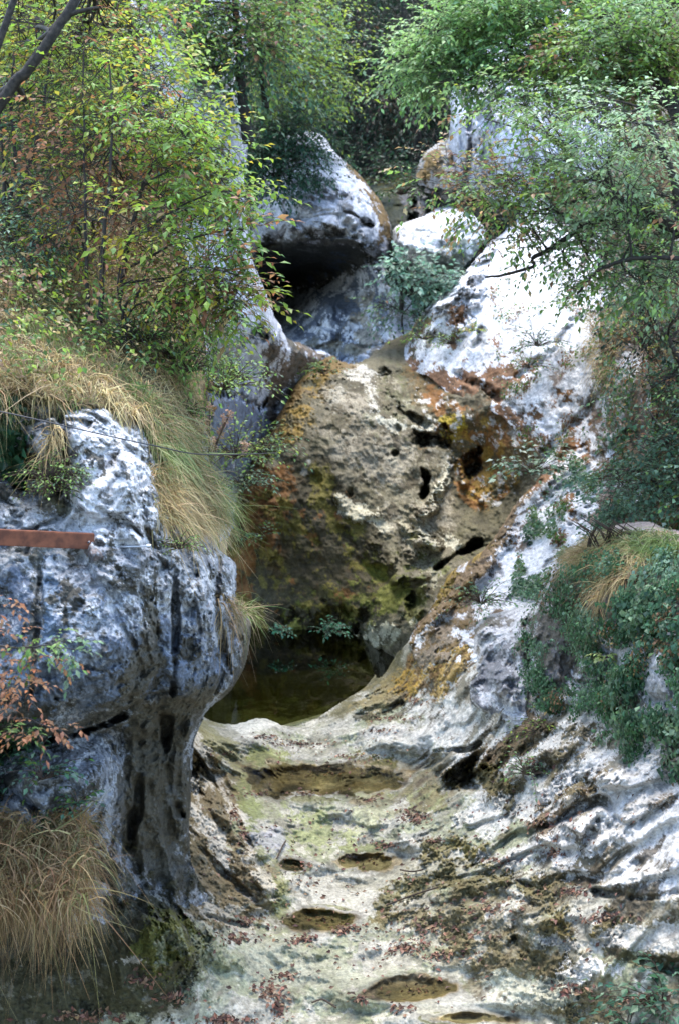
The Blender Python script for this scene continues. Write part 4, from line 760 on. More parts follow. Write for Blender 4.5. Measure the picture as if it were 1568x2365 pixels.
tree('bushy_tree', 'grey green bushy tree with pale stem crowding the top centre left', 'tree',
 [([(575,330,17.9),(560,200,17.9),(552,60,17.9),(540,-80,17.9)], .08, .03), ([(615,250,18.5),(600,100,18.5),(590,-60,18.5)], .05, .02)],
 [(x, y, 18. + rng.normal(0, .4), .62, .4, .6, 1.) for x, y in [(470,40),(520,20),(570,50),(500,100),(560,130),(600,60),(540,170),(480,160),(440,90),(450,20),(620,0),(640,110),(520,-40)]],
 .09, [(PG,2),(BG,1.5),(LG,1.5),(BRN,.7),(MG,1)], 62, .5, 8)
tree('evergreen_shrub', 'dark green evergreen shrub perched on the shoulder of the cave boulder', 'shrub',
 [([(640,420,25.5),(650,360,25.5),(660,290,25.5)], .05, .02)],
 [(x, y, 25.4, .55, .45, .5, 1.) for x, y in [(620,300),(660,290),(700,310),(610,350),(650,350),(695,360),(630,400),(670,400),(710,290),(600,395),(740,370),(590,330)]],
 .08, [(DG,3),((.04,.12,.07),3),(BG,1)], 85, .35, 8)

# ---- left woods
tree('leaning_tree', 'thick dark leaning trunk crossing the top left corner, sparse yellow green crown', 'tree',
 [([(-120,420,10.5),(20,205,10.5),(60,160,10.5),(120,70,10.5),(165,-20,10.5),(230,-160,10.5)], .045, .034), ([(-60,300,10.4),(0,95,10.4),(45,-30,10.4),(70,-160,10.4)], .030, .022), ([(120,70,10.5),(160,30,10.5),(230,10,10.5)], .03, .012)],
 [(x, y, 12.6 + rng.normal(0, .5), .5, .35, .6, 1.) for x, y in [(30,40),(90,20),(10,110),(110,130),(60,90),(200,20),(170,110),(20,200),(-30,30),(240,60),(130,200),(70,230)]],
 .07, [(YEL,3),(YG,3),(LG,1),(MG,1.2)], 42, .4, 7)
tree('multi_stemmed_shrub', 'dark multi stemmed shrub with thin fanned stems at the left edge', 'shrub',
 [([(30,500,11.6),(60,400,11.6),(90,260,11.6),(110,120,11.6)], .022, .008), ([(20,500,11.6),(40,380,11.6),(30,230,11.6),(40,120,11.6)], .02, .006), ([(10,480,11.6),(5,350,11.6),(-10,200,11.6)], .02, .006), ([(35,480,11.6),(110,380,11.6),(160,280,11.6)], .015, .005)],
 [(x, y, 11.8 + rng.normal(0, .3), .45, .35, .4, 1.) for x, y in [(20,330),(60,280),(110,260),(20,440),(70,420),(10,540),(60,560),(30,620),(110,480),(0,250),(120,380),(60,500)]],
 .05, [(MG,2),(BG,2),(DG,1),(YG,1)], 48, .3, 7)
def fill(n, x0, x1, y0, y1, d, dd): return [(rng.uniform(x0, x1), rng.uniform(y0, y1), d + rng.normal(0, dd)) for _ in range(n)]
YB=[((.27,.40,.06),4),((.40,.40,.07),.8),(LG,2.6),(RD,.5)]
tree('background_tree', 'yellow green tree filling the upper left behind the saplings', 'tree',
 [([(330,560,15.5),(320,350,15.5),(300,120,15.5),(280,-100,15.5)], .06, .02)],
 [(x, y, d, .6, .45, .6, 1., (YB if x < 360 else P_GREEN)) for x, y, d in fill(34, 130, 440, -60, 420, 15.5, .8)], .088, P_YG, 28, .45, 8)
tree('background_tree', 'shaded green tree behind the leaning trunk in the top left corner', 'tree',
 [([(60,500,16),(70,250,16),(90,0,16)], .06, .02)],
 [(x, y, d, .75, .5, .6, 1.) for x, y, d in fill(26, -60, 200, -80, 560, 16, .6)], .08, [(MG,2),(YG,2),(YEL,1),(DG,1.5)], 34, .45, 8)
tree('sapling', 'reddish leaved sapling with dark straight stem, tallest of the left thicket', 'sapling',
 [([(232,745,10.2),(240,690,10.2),(246,560,10.2),(258,430,10.2),(262,300,10.3),(255,150,10.4)], .022, .006)],
 [(x, y, 10.6 + rng.normal(0, .3), .44, .36, .4, .75, pl) for x, y, pl in [(230,180,P_LEFT),(190,240,P_RED),(260,260,P_LEFT),(170,330,P_RED),(220,330,P_RED),(280,330,P_LEFT),(240,400,P_LEFT),(310,420,P_RED),(200,420,P_RED),(260,480,P_RED),(180,480,P_LEFT),(300,520,P_LEFT),(250,90,P_YG),(210,120,P_YG),(300,210,P_YG),(220,540,P_RED)]],
 .062, P_LEFT, 28, .28, 7, 'saplings of the left thicket')
tree('sapling', 'thin sapling with rusty leaves left of the tallest sapling', 'sapling',
 [([(205,740,10.4),(200,600,10.4),(196,450,10.4),(190,300,10.5),(185,120,10.6)], .016, .005), ([(200,600,10.9),(170,500,10.9),(140,400,10.9)], .01, .004)],
 [(x, y, 10.9 + rng.normal(0, .3), .44, .36, .4, .75, pl) for x, y, pl in [(160,200,P_YG),(200,180,P_LEFT),(150,280,P_LEFT),(140,380,P_RED),(190,400,P_RED),(130,450,P_LEFT),(120,520,P_LEFT),(200,90,P_YG),(150,120,P_YG)]],
 .062, P_LEFT, 28, .28, 7, 'saplings of the left thicket')
tree('sapling', 'bright green sapling whose sprays reach out over the gorge from the thicket', 'sapling',
 [([(275,700,10.4),(300,560,10.4),(330,430,10.4),(380,330,10.4),(420,220,10.4)], .02, .006), ([(300,560,10.4),(380,500,10.3),(450,460,10.2),(530,440,10.1)], .012, .004),
  ([(290,620,10.4),(380,570,10.2),(470,540,10.1),(560,530,10.)], .012, .004), ([(280,660,10.4),(380,640,10.2),(460,610,10),(570,640,10)], .010, .004), ([(330,430,10.4),(410,380,10.3),(500,340,10.2)], .01, .004)],
 [(x - max(0, x - 400) * .3, y, 10.3 + rng.normal(0, .25), .34, .24, .35, .65, pl) for x, y, pl in [(380,250,P_YG),(440,270,P_YG),(400,330,P_YG),(460,330,P_YG),(480,300,P_YG),(350,380,P_YG),(420,400,P_YG),(480,400,P_YG),(490,380,P_YG),(360,450,P_RED),(430,470,P_YG),(500,460,P_YG),(560,455,P_YG),(340,520,P_LEFT),(420,540,P_LEFT),(500,520,P_YG),(370,600,P_LEFT),(450,600,P_YG),(520,600,P_YG),(470,350,P_YG),(360,200,P_YG),(320,280,P_YG),(510,500,P_YG)]]
 + [(x - 55, y, 10., .12, .07, .15, .35, P_YG) for x, y in [(620,455),(600,520),(635,525),(590,640),(640,640),(590,575),(560,540),(580,690)]] + [(x - 60, y, 10.1, .2, .12, .22, .8, P_RED) for x, y in [(540,670),(590,670),(500,655),(610,700)]],
 .074, P_YG, 27, .27, 7, 'saplings of the left thicket', droop=.2)
tree('sapling', 'low bushy sapling with bent stems fanning out above the dry grass', 'sapling',
 [([(285,745,10.2),(300,690,10.2),(360,650,10.1),(430,640,10)], .012, .004), ([(285,745,10.2),(320,700,10.2),(400,700,10.1),(470,690,10)], .010, .004), ([(285,745,10.2),(270,650,10.2),(290,560,10.2)], .01, .004), ([(285,745,10.2),(330,640,10.2),(350,560,10.2)], .01, .004)],
 [(x, y, 10.2 + rng.normal(0, .3), .32, .22, .3, 1., pl) for x, y, pl in [(420,660,P_GREEN),(460,700,P_GREEN),(380,680,P_LEFT),(350,620,P_LEFT),(430,740,P_GREEN),(480,760,P_GREEN),(400,770,P_GREEN),(440,800,P_GREEN),(330,780,P_GREEN),(290,790,P_GREEN),(490,700,P_YG),(480,640,P_YG)]],
 .05, P_GREEN, 36, .25, 7, 'saplings of the left thicket')
tree('undergrowth_shrub', 'blue green shrub low at the left edge above the dry grass', 'shrub',
 [([(60,720,10.8),(70,620,10.8),(80,540,10.8)], .015, .005)],
 [(x, y, 10.9 + rng.normal(0, .3), .34, .26, .35, 1., pl) for x, y, pl in [(20,640,P_BLUE),(70,600,P_BLUE),(120,620,P_BLUE),(20,560,P_BLUE),(140,560,P_LEFT),(60,680,P_LEFT),(130,690,P_GREEN),(170,640,P_LEFT),(90,520,P_BLUE),(10,700,P_LEFT),(180,600,P_RED),(60,740,P_LEFT)]],
 .045, P_BLUE, 44, .22, 7)
def plant(name, label, x, y, d, R, pal, n, leaf, group=None, cat='plant', up=.6, flat_=.7, stem=.004, pts=None, nl=6, tl=None, width=.55):
    """a small plant: stems fanning from one root, leaves on them"""
    c = at(x, y, d); root = empty(name, c, label, cat, group); q = rand_dir(n); q[:, 2] = np.abs(q[:, 2]) * flat_ + up * .3
    q /= np.linalg.norm(q, axis=1)[:, None]; P0 = c + q * R * rng.uniform(.05, .5, (n, 1)) * np.array([1, .7, 1])
    B, D, U, sz, co, T = sprays(P0, q + rand_dir(n) * .3, tl or R * .8, nl, leaf, pal, .4, .5)
    t = Tubes(); t.many(T, np.linspace(stem, stem * .4, 5), 3); tt = np.linspace(0, 1, 4)[None, :, None]
    t.many(c * (1 - tt) + P0[:, None] * tt, np.linspace(stem * 1.2, stem, 4), 3)
    s = t.build('stems', M_TWIG); child(s, root); o = leaves_mesh('leaves', B, D, U, sz, co, M_LEAF, None, width); child(o, root)
    return root
for x, y, d, R, pal, n, lf, lab in [
 (520,900,13.,.5,P_GREEN,60,.05,'light green plant hanging over the blue cliff below the saplings'),
 (560,880,15.,.4,[(LG,2),(PG,2),(BG,1)],34,.055,'pale green spray in front of the white cliff below the red leaves'),
 (440,860,10.8,.35,P_GREEN,60,.035,'bushy green plant at the right end of the dry grass slope'),
 (400,830,10.6,.3,P_BLUE,55,.03,'blue green low plant on the grass slope crest'),
 (330,790,10.3,.3,P_GREEN,60,.03,'leafy plant in the middle of the dry grass'),
 (430,960,10.4,.16,[(MG,2),(LG,2)],26,.03,'small green plant in the dark notch of the grassy edge'),
 (545,1060,15.5,.55,[(YG,2),(LG,1.5),(PG,1)],80,.055,'yellow green plant growing from the cleft behind the overhanging rock'),
 (605,1050,17.5,.5,[(PG,2),(MG,1),(LG,1)],66,.06,'pale plant on the mossy left edge of the dry waterfall'),
 (560,1125,16.5,.42,P_BLUE,60,.055,'bluish plant lowest in the cleft left of the dry waterfall'),
 (750,865,22.2,.4,[(MG,2),(PG,1)],26,.07,'small plant on the golden moss at the lip of the waterfall'),
 (650,1462,18.6,.17,[(BG,2),((.05,.20,.12),2)],24,.055,'small green fern left of the other at the back of the pool'),
 (762,1462,18.6,.24,[(BG,2),((.06,.22,.12),2)],36,.06,'larger green fern at the back edge of the pool'),
 (605,1240,19,.3,[(BG,2),(MG,1)],16,.06,'tiny plant clinging to the shaded brown rock wall'),
 (980,785,23,.45,[(MG,2),(LG,1),(BRN,.5)],44,.05,'low green cushion plant at the left edge of the white slope'),
 (1040,795,22.3,.3,[(MG,2),(LG,1)],36,.045,'grey green cushion plant beside the dark hole of the white slope'),
 (1090,765,21.8,.2,[(YG,2),(TN,1)],26,.05,'yellowish tuft of leaves high on the white slope'),
 (1230,1095,18.2,.6,[(BG,2),((.35,.45,.35),2),(PG,1)],44,.10,'pale leaved bramble at the corner between dry waterfall and white slope'),
 (1240,800,20.,.5,[(BG,2),(DG,1)],40,.06,'dark green climbing plant on the upper white slope'),
 (1220,850,19.8,.4,[(MG,2),(BRN,1)],30,.05,'sparse creeping plant under the dark green climbing plant'),
 (1110,1395,15.4,.4,[(BG,2),(PG,2),(MG,1)],44,.05,'trailing green plant on the mossy ledge left of the bank'),
 (1220,1790,11.8,.25,[(PG,2),(MG,1)],34,.04,'small pale green plant in the hollow among white ledges'),
 (1260,1700,12.2,.3,[(YG,1),(MG,2)],30,.035,'thin green plant at the foot of the ivy face'),
 (1395,1520,11.6,.1,[((.45,.55,.2),1)],7,.06,'yellow green leaf cluster hanging in the ivy'),
 (415,1268,8.7,.14,[(MG,2),(LG,1)],30,.022,'small green plant under the hanging dry grass'),
 (925,450,28.4,.8,[((.03,.08,.03),3),((.07,.13,.05),2)],70,.11,'dark ferny plant in the shaded ravine behind the white topped boulder'),
 (890,395,30.,.8,[((.02,.06,.03),3),((.05,.10,.05),1)],60,.11,'dark plant on the ridge of the ravine just right of the cave boulder'),
 (110,1110,8.2,.22,[(MG,2),(LG,2)],55,.028,'small green plant rooted in the cleft of the big rock'),
 (130,1135,8.2,.18,P_GREEN,45,.025,'low green plant just under the cleft of the big rock'),
 (170,1100,8.2,.12,[(PG,2),(LG,1)],24,.025,'sparse pale plant beside the white face of the big rock'),
 (330,1180,10,.12,[(MG,1)],3,.02,'')]:
    if lab: plant('small_plant' if R > .13 else 'seedling', lab, x, y, d, R, pal, n, lf)
tree('viburnum_shrub', 'pale blue green shrub growing between the cave boulder and the white slope', 'shrub',
 [([(925,720,24.2),(928,680,24.2),(920,620,24.2)], .05, .025), ([(928,680,24.2),(980,640,24.2),(1020,630,24.2)], .03, .012)],
 [(x + 30, y, 24.2 + rng.normal(0, .2), .26, .16, .3, .8) for x, y in [(905,600),(920,620),(900,645),(940,640),(970,640),(1000,640),(1030,650),(970,665),(920,665),(1010,665),(950,680),(885,625)]],
 .11, [((.14,.27,.19),3),((.30,.42,.32),2.5),(BG,1)], 20, .4, 7, width=.6)
tree('viburnum_shrub', 'greenish creeper below the white boulder and shrub, along the brown gully', 'shrub',
 [([(930,770,24.),(930,730,24.),(950,700,24.)], .02, .01)], [(x, y, 24., .35, .16, .3, .7) for x, y in [(900,710),(940,715),(960,730),(920,740),(880,700)]], .08, [(BG,2),(PG,2),(BRN,1)], 24, .3, 6)
# dried pink flower heads beside the cleft plant
dry = empty('dried_flower_plant', at(480,1080,13.5), 'dried pinkish flower heads on stalks beside the overhanging rock', 'plant')
tb = Tubes(); Bs = []
for x, y in [(485,940),(480,975),(520,975),(530,960),(510,1000),(495,1020),(565,1030)]:
    c = at(x, y, 13.5); tb.add(np.array([at(485,1080,13.5), at((x+485)/2, (y+1080)/2-10, 13.4), c]), [.006,.005,.004], 4)
    B_ = c + rand_dir(60) * rng.uniform(.0, .06, (60, 1)) * np.array([.8, .8, 1.4])
    child(leaves_mesh('flower_head', B_, rand_dir(60), rand_dir(60), np.full(60, .035), pick([((.50,.36,.27),2),((.42,.28,.20),1)], 60), M_LEAF), dry)
child(tb.build('stems', M_TWIG), dry)

# ---- right trees
tree('overhanging_tree', 'big tree leaning in from the top right with a rounded pale green crown', 'tree',
 [([(2150,1000,13.5),(1850,600,14.2),(1640,420,15),(1560,250,15.5),(1500,150,16),(1430,60,16.5),(1330,-20,17)], .13, .06), ([(1560,250,15.5),(1450,200,16),(1330,165,16.8),(1230,172,17.4),(1150,172,18),(1080,168,18.4)], .06, .015),
  ([(1450,200,16),(1380,140,16.5),(1300,110,17),(1200,90,17.6)], .035, .012), ([(1500,150,16),(1440,80,16.4),(1350,60,17)], .04, .012)],
 [(x, y, 17.6 - (x - 1000) / 280 + rng.normal(0, .35), (.6 if x > 1130 else .30), .26, .5, (1. if x > 1130 else .6), ([((.27,.43,.08),2),((.34,.50,.20),3),((.20,.36,.10),1.6),((.16,.29,.14),1)] if x < 1250 else P_RIGHT)) for x, y in
  [(925,160),(950,150),(965,180),(1000,110),(1000,150),(1010,190),(1050,70),(1050,110),(1060,150),(1050,190),(1100,40),(1110,80),(1110,130),(1110,165),(1160,20),(1170,60),(1170,100),(1170,140),(1180,180),(1230,20),(1230,70),(1230,120),(1240,200),
   (1290,40),(1290,90),(1290,140),(1300,190),(1350,20),(1350,80),(1350,140),(1350,200),(1420,30),(1420,100),(1420,160),(1420,220),(1480,60),(1480,130),(1480,200),(1540,30),(1540,100),(1540,170),(1590,60),(1590,150),(1000,70),(1030,40),(1060,20),(960,130),(1130,-10),(1060,-20),(1260,-10)]],
 .085, P_RIGHT, 66, .36, 9, droop=.2, wob=.4)
tree('spreading_tree', 'right hand tree with dark crooked limbs spreading across the pale slope', 'tree',
 [([(2300,1250,10.5),(2050,850,11),(1720,620,12.4),(1568,545,12.8),(1500,510,13),(1440,480,13.4),(1370,455,13.8)], .085, .04), ([(1440,485,13.4),(1380,510,13.4),(1320,545,13.5),(1270,580,13.6),(1225,605,13.7),(1222,625,13.7),(1150,645,13.9),(1110,650,14)], .035, .010),
  ([(1370,455,13.8),(1300,470,14),(1240,485,14.2),(1200,510,14.4)], .022, .008), ([(1370,455,13.8),(1320,420,14),(1300,350,14.1),(1260,310,14.2)], .035, .012), ([(1300,340,14.1),(1240,300,14.4),(1180,290,14.6),(1120,270,14.8)], .016, .006),
  ([(1800,660,12.),(1640,610,12.2),(1540,600,12.4),(1440,600,12.6),(1370,630,12.8),(1320,680,13)], .03, .010), ([(1370,455,13.8),(1310,440,14),(1230,428,14.1),(1150,420,14.2)], .014, .005), ([(1500,510,13),(1420,440,13.2),(1350,400,13.4)], .03, .01), ([(1568,545,12.8),(1550,400,12.9),(1480,250,13)], .05, .02)],
 [(x, y, 13.6 - (x - 1200) / 420 + rng.normal(0, .35), .42, .26, .45, .8, (P_RIGHT if x > 1240 or y < 250 else [(BRN,1.5),(TN,1.2),(LG,2),(PG,2),(MG,1)])) for x, y in
  [(1130,240),(1230,240),(1250,300),(1260,350),(1300,260),(1320,320),(1350,250),(1380,300),(1400,370),(1440,280),(1450,350),(1500,300),(1520,380),(1560,300),(1580,420),
   (1040,420),(1090,430),(1130,450),(1180,410),(1200,460),(1250,420),(1270,480),(1230,530),(1300,400),(1330,440),(1340,500),(1380,400),(1400,440),(1410,530),(1450,420),(1480,470),(1520,450),(1560,480),(1350,560),(1300,590),(1400,590),(1460,560),(1500,600),(1550,560),
   (1400,660),(1460,640),(1520,660),(1580,640),(1590,550),(1290,560),(1160,500),(1100,480),(1230,380)]],
 .072, P_RIGHT, 36, .32, 8, droop=.3, wob=.45)
tree('hillside_shrub', 'shaded brownish green shrub on the steep ground at the right edge', 'shrub',
 [([(1600,900,14.5),(1540,780,14.6),(1480,700,14.8)], .04, .012)],
 [(x + 40, y, 15. + rng.normal(0, .3), .4, .32, .4, .9, pl) for x, y, pl in [(1420,720,P_DARK),(1480,700,P_RIGHT),(1540,720,P_DARK),(1560,800,P_IVY),(1500,800,P_RED),(1440,800,P_RED),(1560,880,P_IVY),(1500,880,P_RED),(1460,900,P_RIGHT),(1590,760,P_IVY),(1530,950,P_IVY),(1450,760,P_DARK)]],
 .06, P_RIGHT, 34, .3, 7)
tree('bramble_bush', 'broad bush of pale green leaves tumbling down the right bank', 'bush',
 [([(1600,1200,13.5),(1500,1100,13.8),(1400,1080,14.2)], .02, .006), ([(1600,1200,13.5),(1540,1020,13.6),(1500,950,13.8)], .02, .006)],
 [(x + 50, y, 14.3 - (x - 1300) / 200 + rng.normal(0, .25), .3, .24, .35, .8, pl) for x, y, pl in [(1380,1100,P_BLUE),(1420,1120,P_BLUE),(1400,1160,P_BLUE),(1460,1080,P_BLUE),(1470,1150,P_BLUE),(1520,1060,P_BLUE),(1520,1120,P_BLUE),(1560,1000,P_BLUE),(1570,1080,P_BLUE),(1550,930,P_IVY),(1500,1000,P_BLUE),(1460,1020,P_IVY),(1560,1160,P_IVY),(1590,1200,P_IVY),(1600,950,P_BLUE),(1360,1180,P_BLUE)]],
 .06, P_BLUE, 40, .3, 7, width=.65)

# ---- creepers lying on rock (uncountable leaves)
def creeper(name, mass, poly, n, size, pal, dens=(.35, .0), lift=.03, label=None):
    P, N_ = scatter(mass, poly, n, dens); k = len(P)
    P = P + N_ * rng.uniform(.0, lift * 2.4, (k, 1)); D = rng.normal(size=(k, 3)) - np.array([0, 0, .9]); D -= N_ * (D * N_).sum(1)[:, None] * .7
    key = np.clip(.5 + .9 * fbm(P, .6, 2, .5, 3.3), 0, 1)
    o = leaves_mesh(name, P, D, N_ + rng.normal(0, .35, (k, 3)), size * rng.uniform(.55, 1.3, k), pick(pal, k, key=key), M_LEAF, None, .75)
    tag(o, kind='stuff'); return o
creeper('ivy', 'ivy_covered_bank', [(1240,1400),(1300,1310),(1400,1290),(1568,1290),(1800,1300),(1800,1800),(1500,1800),(1440,1760),(1400,1700),(1310,1680),(1220,1640),(1210,1520)], 27000, .034, P_IVY, (.3, .09), .07)
creeper('ivy', 'ivy_covered_bank', [(1400,1400),(1620,1300),(1620,1800),(1440,1770),(1380,1600)], 3000, .055, [(BG,2),(PG,2)], (.4, .12), .08)
creeper('creeping_plants', 'limestone_slope', [(1230,1180),(1330,1060),(1450,980),(1480,1300),(1330,1420),(1180,1380)], 9000, .05, [(BG,2),(PG,3),(MG,1.5),(BRN,.5)], (.6, .05), .05)
creeper('creeping_plants', 'limestone_slope', [(1130,650),(1350,600),(1480,700),(1480,1000),(1300,1080),(1150,960),(1150,800)], 5000, .045, [(BRN,2),(MG,1.5),(BG,1),(TN,1)], (.5, .16), .05)
creeper('undergrowth', 'wooded_hillside', [(1300,300),(1850,250),(1850,1250),(1500,1300),(1450,1000),(1400,750)], 26000, .06, [(BRN,2),(DG,1.2),(MG,1.5),((.12,.22,.14),2.5),((.22,.32,.22),1.2),(TN,.7)], (.8, -.05), .15)
creeper('undergrowth', 'grassy_bank', [(-400,950),(-400,-250),(350,-250),(360,300),(400,600),(460,760),(460,900),(300,900)], 20000, .042, [(BRN,2),(MG,2),(YG,1),(TN,1),(DG,1.5)], (.7, -.15), .2)
creeper('undergrowth', 'far_hillside', [(-400,900),(-400,-600),(2000,-600),(2000,800)], 40000, .30, [((.02,.05,.02),2),((.01,.024,.012),5),((.05,.03,.02),.8)], (2., -.3), .3)
creeper('undergrowth', 'left_cliff', [(310,-200),(540,-200),(520,100),(540,300),(500,560),(480,700),(500,900),(420,1000),(320,900)], 9000, .07, [(MG,2),(LG,1),(BRN,1.5),(YG,1)], (.7, .12), .15)
creeper('wall_plants', 'overhanging_rock', [(-100,900),(50,900),(80,980),(80,1080),(0,1070),(-100,1080)], 700, .075, [(DG,2),((.04,.13,.07),3),(BG,1)], (.5, -.1), .06)
creeper('wall_plants', 'overhanging_rock', [(-200,1600),(60,1620),(110,1700),(60,1760),(140,1880),(-200,1900)], 1800, .035, [(DG,2),((.04,.10,.05),3),(MG,1)], (.4, -.05), .08)

# ---- grass
def grass(name, mass, poly, n, length, pal, width=.006, lean=(0,0,0), droop=1., spread=.45, dens=None, kind='stuff'):
    P, N_ = scatter(mass, poly, n, dens); key = np.clip(.5 + .9 * fbm(P, .5, 2, .5, 3.3), 0, 1)
    o = blades(name, P, N_, length, pick(pal, len(P), .25, key), width, lean, droop, spread); tag(o, kind=kind); return o
GT=[(STRAW,3),(TN,3),((.30,.22,.10),2),((.20,.20,.07),1)]; GG=[((.16,.22,.06),3),((.26,.30,.12),2),(TN,1.5)]
grass('dry_grass', 'grassy_bank', [(-400,960),(-300,660),(100,680),(300,720),(440,820),(470,960),(450,1060),(380,1000),(300,955),(100,925),(0,900)], 12000, .33, GT+[((.14,.19,.05),3)], .007, (.02,-.45,-.1), 1.25, .5)
grass('dry_grass', 'overhanging_rock', [(-100,850),(150,885),(300,905),(310,930),(180,925),(60,895),(-100,890)], 2600, .42, GT, .007, (.1,-.6,-.4), 1.2, .4)
grass('dry_grass', 'grassy_bank', [(-100,520),(420,560),(460,760),(250,740),(-100,700)], 6000, .45, GT, .007, (.1,-.3,.2), .9, .5)
grass('green_grass', 'overhanging_rock', [(290,900),(380,930),(440,1000),(470,1090),(430,1100),(360,1040),(320,980)], 3400, .30, GG, .0085, (.1,-.35,-.4), 1.2, .5)
grass('dry_grass', 'overhanging_rock', [(345,1070),(430,1080),(490,1110),(505,1180),(485,1230),(440,1230),(370,1200),(350,1140)], 4800, .28, GT, .006, (-.1,-.4,-.5), 1.2, .4)
grass('green_grass', 'overhanging_rock', [(440,1060),(500,1110),(524,1180),(500,1240),(480,1180)], 1400, .36, GG, .005, (.15,-.3,-.3), 1.2, .4)
grass('dry_grass', 'overhanging_rock', [(110,960),(150,1000),(150,1090),(120,1090)], 260, .25, GT, .006, (0,-.4,-.5), 1.1, .3)
grass('dry_grass', 'overhanging_rock', [(505,1370),(545,1370),(560,1440),(520,1440)], 260, .3, [((.30,.22,.11),2),((.22,.16,.08),2)], .005, (-.2,-.2,-.8), 1.1, .3)
o = grass('grass_tuft', 'overhanging_rock', [(548,1350),(572,1360),(575,1430),(556,1420)], 170, .34, [((.22,.30,.08),2),(STRAW,1)], .007, (.5,-.2,.25), .9, .45, kind=None)
tag(o, 'green tuft of long blades on the right tip of the overhanging rock', 'grass tuft')
def tussock(label, x0, x1, y0, y1, d, n, length, pal, lean):
    x = rng.uniform(x0, x1, n); y = rng.uniform(y0, y1, n); P = at(x, y, d + rng.normal(0, .25, n) - (y - y0) / (y1 - y0) * .5); N_ = np.tile([0, -.7, .5], (n, 1))
    o = blades('grass_tussock', P, N_, length, pick(pal, n, .25, np.clip(.5 + .9 * fbm(P, .3, 2), 0, 1)), .0055, lean, 1.2, .6, 6)
    c = P.mean(0); center(o, c); return tag(o, label, 'grass tussock')
tussock('large straw coloured tussock drooping at the lower left below the overhanging rock', -150, 205, 1870, 2090, 8.65, 8500, .38, [((.32,.21,.09),3),((.23,.14,.06),3),((.40,.30,.14),1),((.16,.15,.05),1.2)], (.1,-.4,-.2))
grass('dry_grass', 'ivy_covered_bank', [(1370,1265),(1440,1240),(1500,1290),(1420,1360),(1370,1400)], 1700, .34, GT, .006, (-.2,-.5,-.3), 1.3, .35)
grass('green_grass', 'ivy_covered_bank', [(1380,1225),(1568,1230),(1560,1290),(1420,1270)], 2600, .3, GG, .006, (-.2,-.5,-.2), 1.2, .4)
grass('dry_grass', 'ivy_covered_bank', [(1290,1290),(1380,1235),(1420,1250),(1330,1310)], 1400, .32, GT, .006, (-.4,-.4,-.3), 1.2, .35)
grass('dry_grass', 'limestone_slope', [(1350,700),(1430,720),(1420,900),(1370,860)], 700, .4, GT, .009, (-.3,-.4,-.4), 1.2, .4)

# ---- branch with red leaves, lower left; corner plant; ivy
tree('hanging_branch', 'thin branch with dry orange and green leaves hanging before the big rock', 'branch',
 [([(-60,1480,6.6),(40,1500,6.6),(110,1490,6.6),(190,1500,6.6)], .006, .002), ([(-60,1560,6.6),(30,1560,6.6),(90,1575,6.6),(140,1560,6.6)], .005, .002), ([(-60,1660,6.6),(40,1660,6.6),(120,1680,6.6),(160,1700,6.6)], .005, .002)],
 [(x, y, 6.6, .10, .035, .10, .5, pl) for x, y, pl in [(60,1490,P_GREEN),(110,1480,P_GREEN),(150,1490,[(PG,2),(LG,1)]),(180,1500,[(PG,2),(LG,1)]),(20,1540,P_RED),(60,1555,P_RED),(110,1530,P_RED),(10,1620,P_RED),(40,1590,P_RED),(70,1680,P_RED),(120,1685,P_RED),(30,1700,P_GREEN),(10,1400,P_RED),(30,1580,P_RED),(0,1470,P_RED)]],
 .038, P_RED, 14, .10, 6, link=False, droop=.5, twigr=.0012)
plant('leafy_sprig', 'sprig of green leaves above the straw tussock at lower left', 100,1800,8.2,.22,P_BLUE,26,.045)
plant('leafy_sprig', 'sprig of dark green leaves against the foot of the overhanging rock', 180,1860,8.3,.16,[(BG,2),(MG,1)],20,.035)
plant('bramble', 'dark green bramble in the bottom right corner of the rocks', 1540,2330,9.2,.42,[((.06,.15,.09),2),(BG,2),(PG,.6)],60,.07)
plant('bramble', 'smaller dark bramble under the ledge at the right edge', 1550,2260,9.7,.3,[(DG,2),(BG,1)],46,.05)
plant('bramble', 'small green leaves at the bottom edge right of the shallow puddle', 1450,2375,9.2,.25,[((.06,.15,.09),2),(BG,1)],30,.055)

# ---- bare twigs on the bank top
tw = Tubes()
for k in range(34):
    x = rng.uniform(1350, 1500); L = rng.uniform(40, 80); s = -1 if k % 3 else .4
    tw.add(np.array([at(x, 1262, 12.3), at(x + s * L * .25, 1262 - L * .5, 12.2), at(x + s * L * .8, 1262 - L * .85, 12.1)]), [.007, .005, .003], 4)
o = tw.build('cut_shrub', M_TWIG); center(o, at(1430,1265,12.3)); tag(o, 'cut shrub of short bare twigs on the crest of the right bank', 'shrub')

# ---- fallen leaves on the bed
def litter(patches, name='fallen_leaves'):
    Ps, Ns = [], []
    for x, y, rx, ry, n in patches:
        n = int(n * .75); a = rng.uniform(0, 6.283, n); r = np.abs(rng.normal(0, .55, n)); P, N_ = surf('stream_bed', x + rx * r * np.cos(a), y + ry * r * np.sin(a)); ok = ~np.isnan(P[:, 0]); Ps.append(P[ok]); Ns.append(N_[ok])
    P = np.concatenate(Ps); N_ = np.concatenate(Ns); k = len(P); D = rng.normal(size=(k, 3)); D -= N_ * (D * N_).sum(1)[:, None] * .85
    o = leaves_mesh(name, P + N_ * rng.uniform(.006, .02, (k, 1)), D, N_ + rng.normal(0, .45, (k, 3)), .048 * rng.uniform(.5, 1.2, k),
                    pick([((.15,.07,.045),3),((.21,.12,.075),2),((.08,.042,.03),3),((.28,.18,.11),1)], k), M_LITTER, None, .55, .5)
    tag(o, kind='stuff')
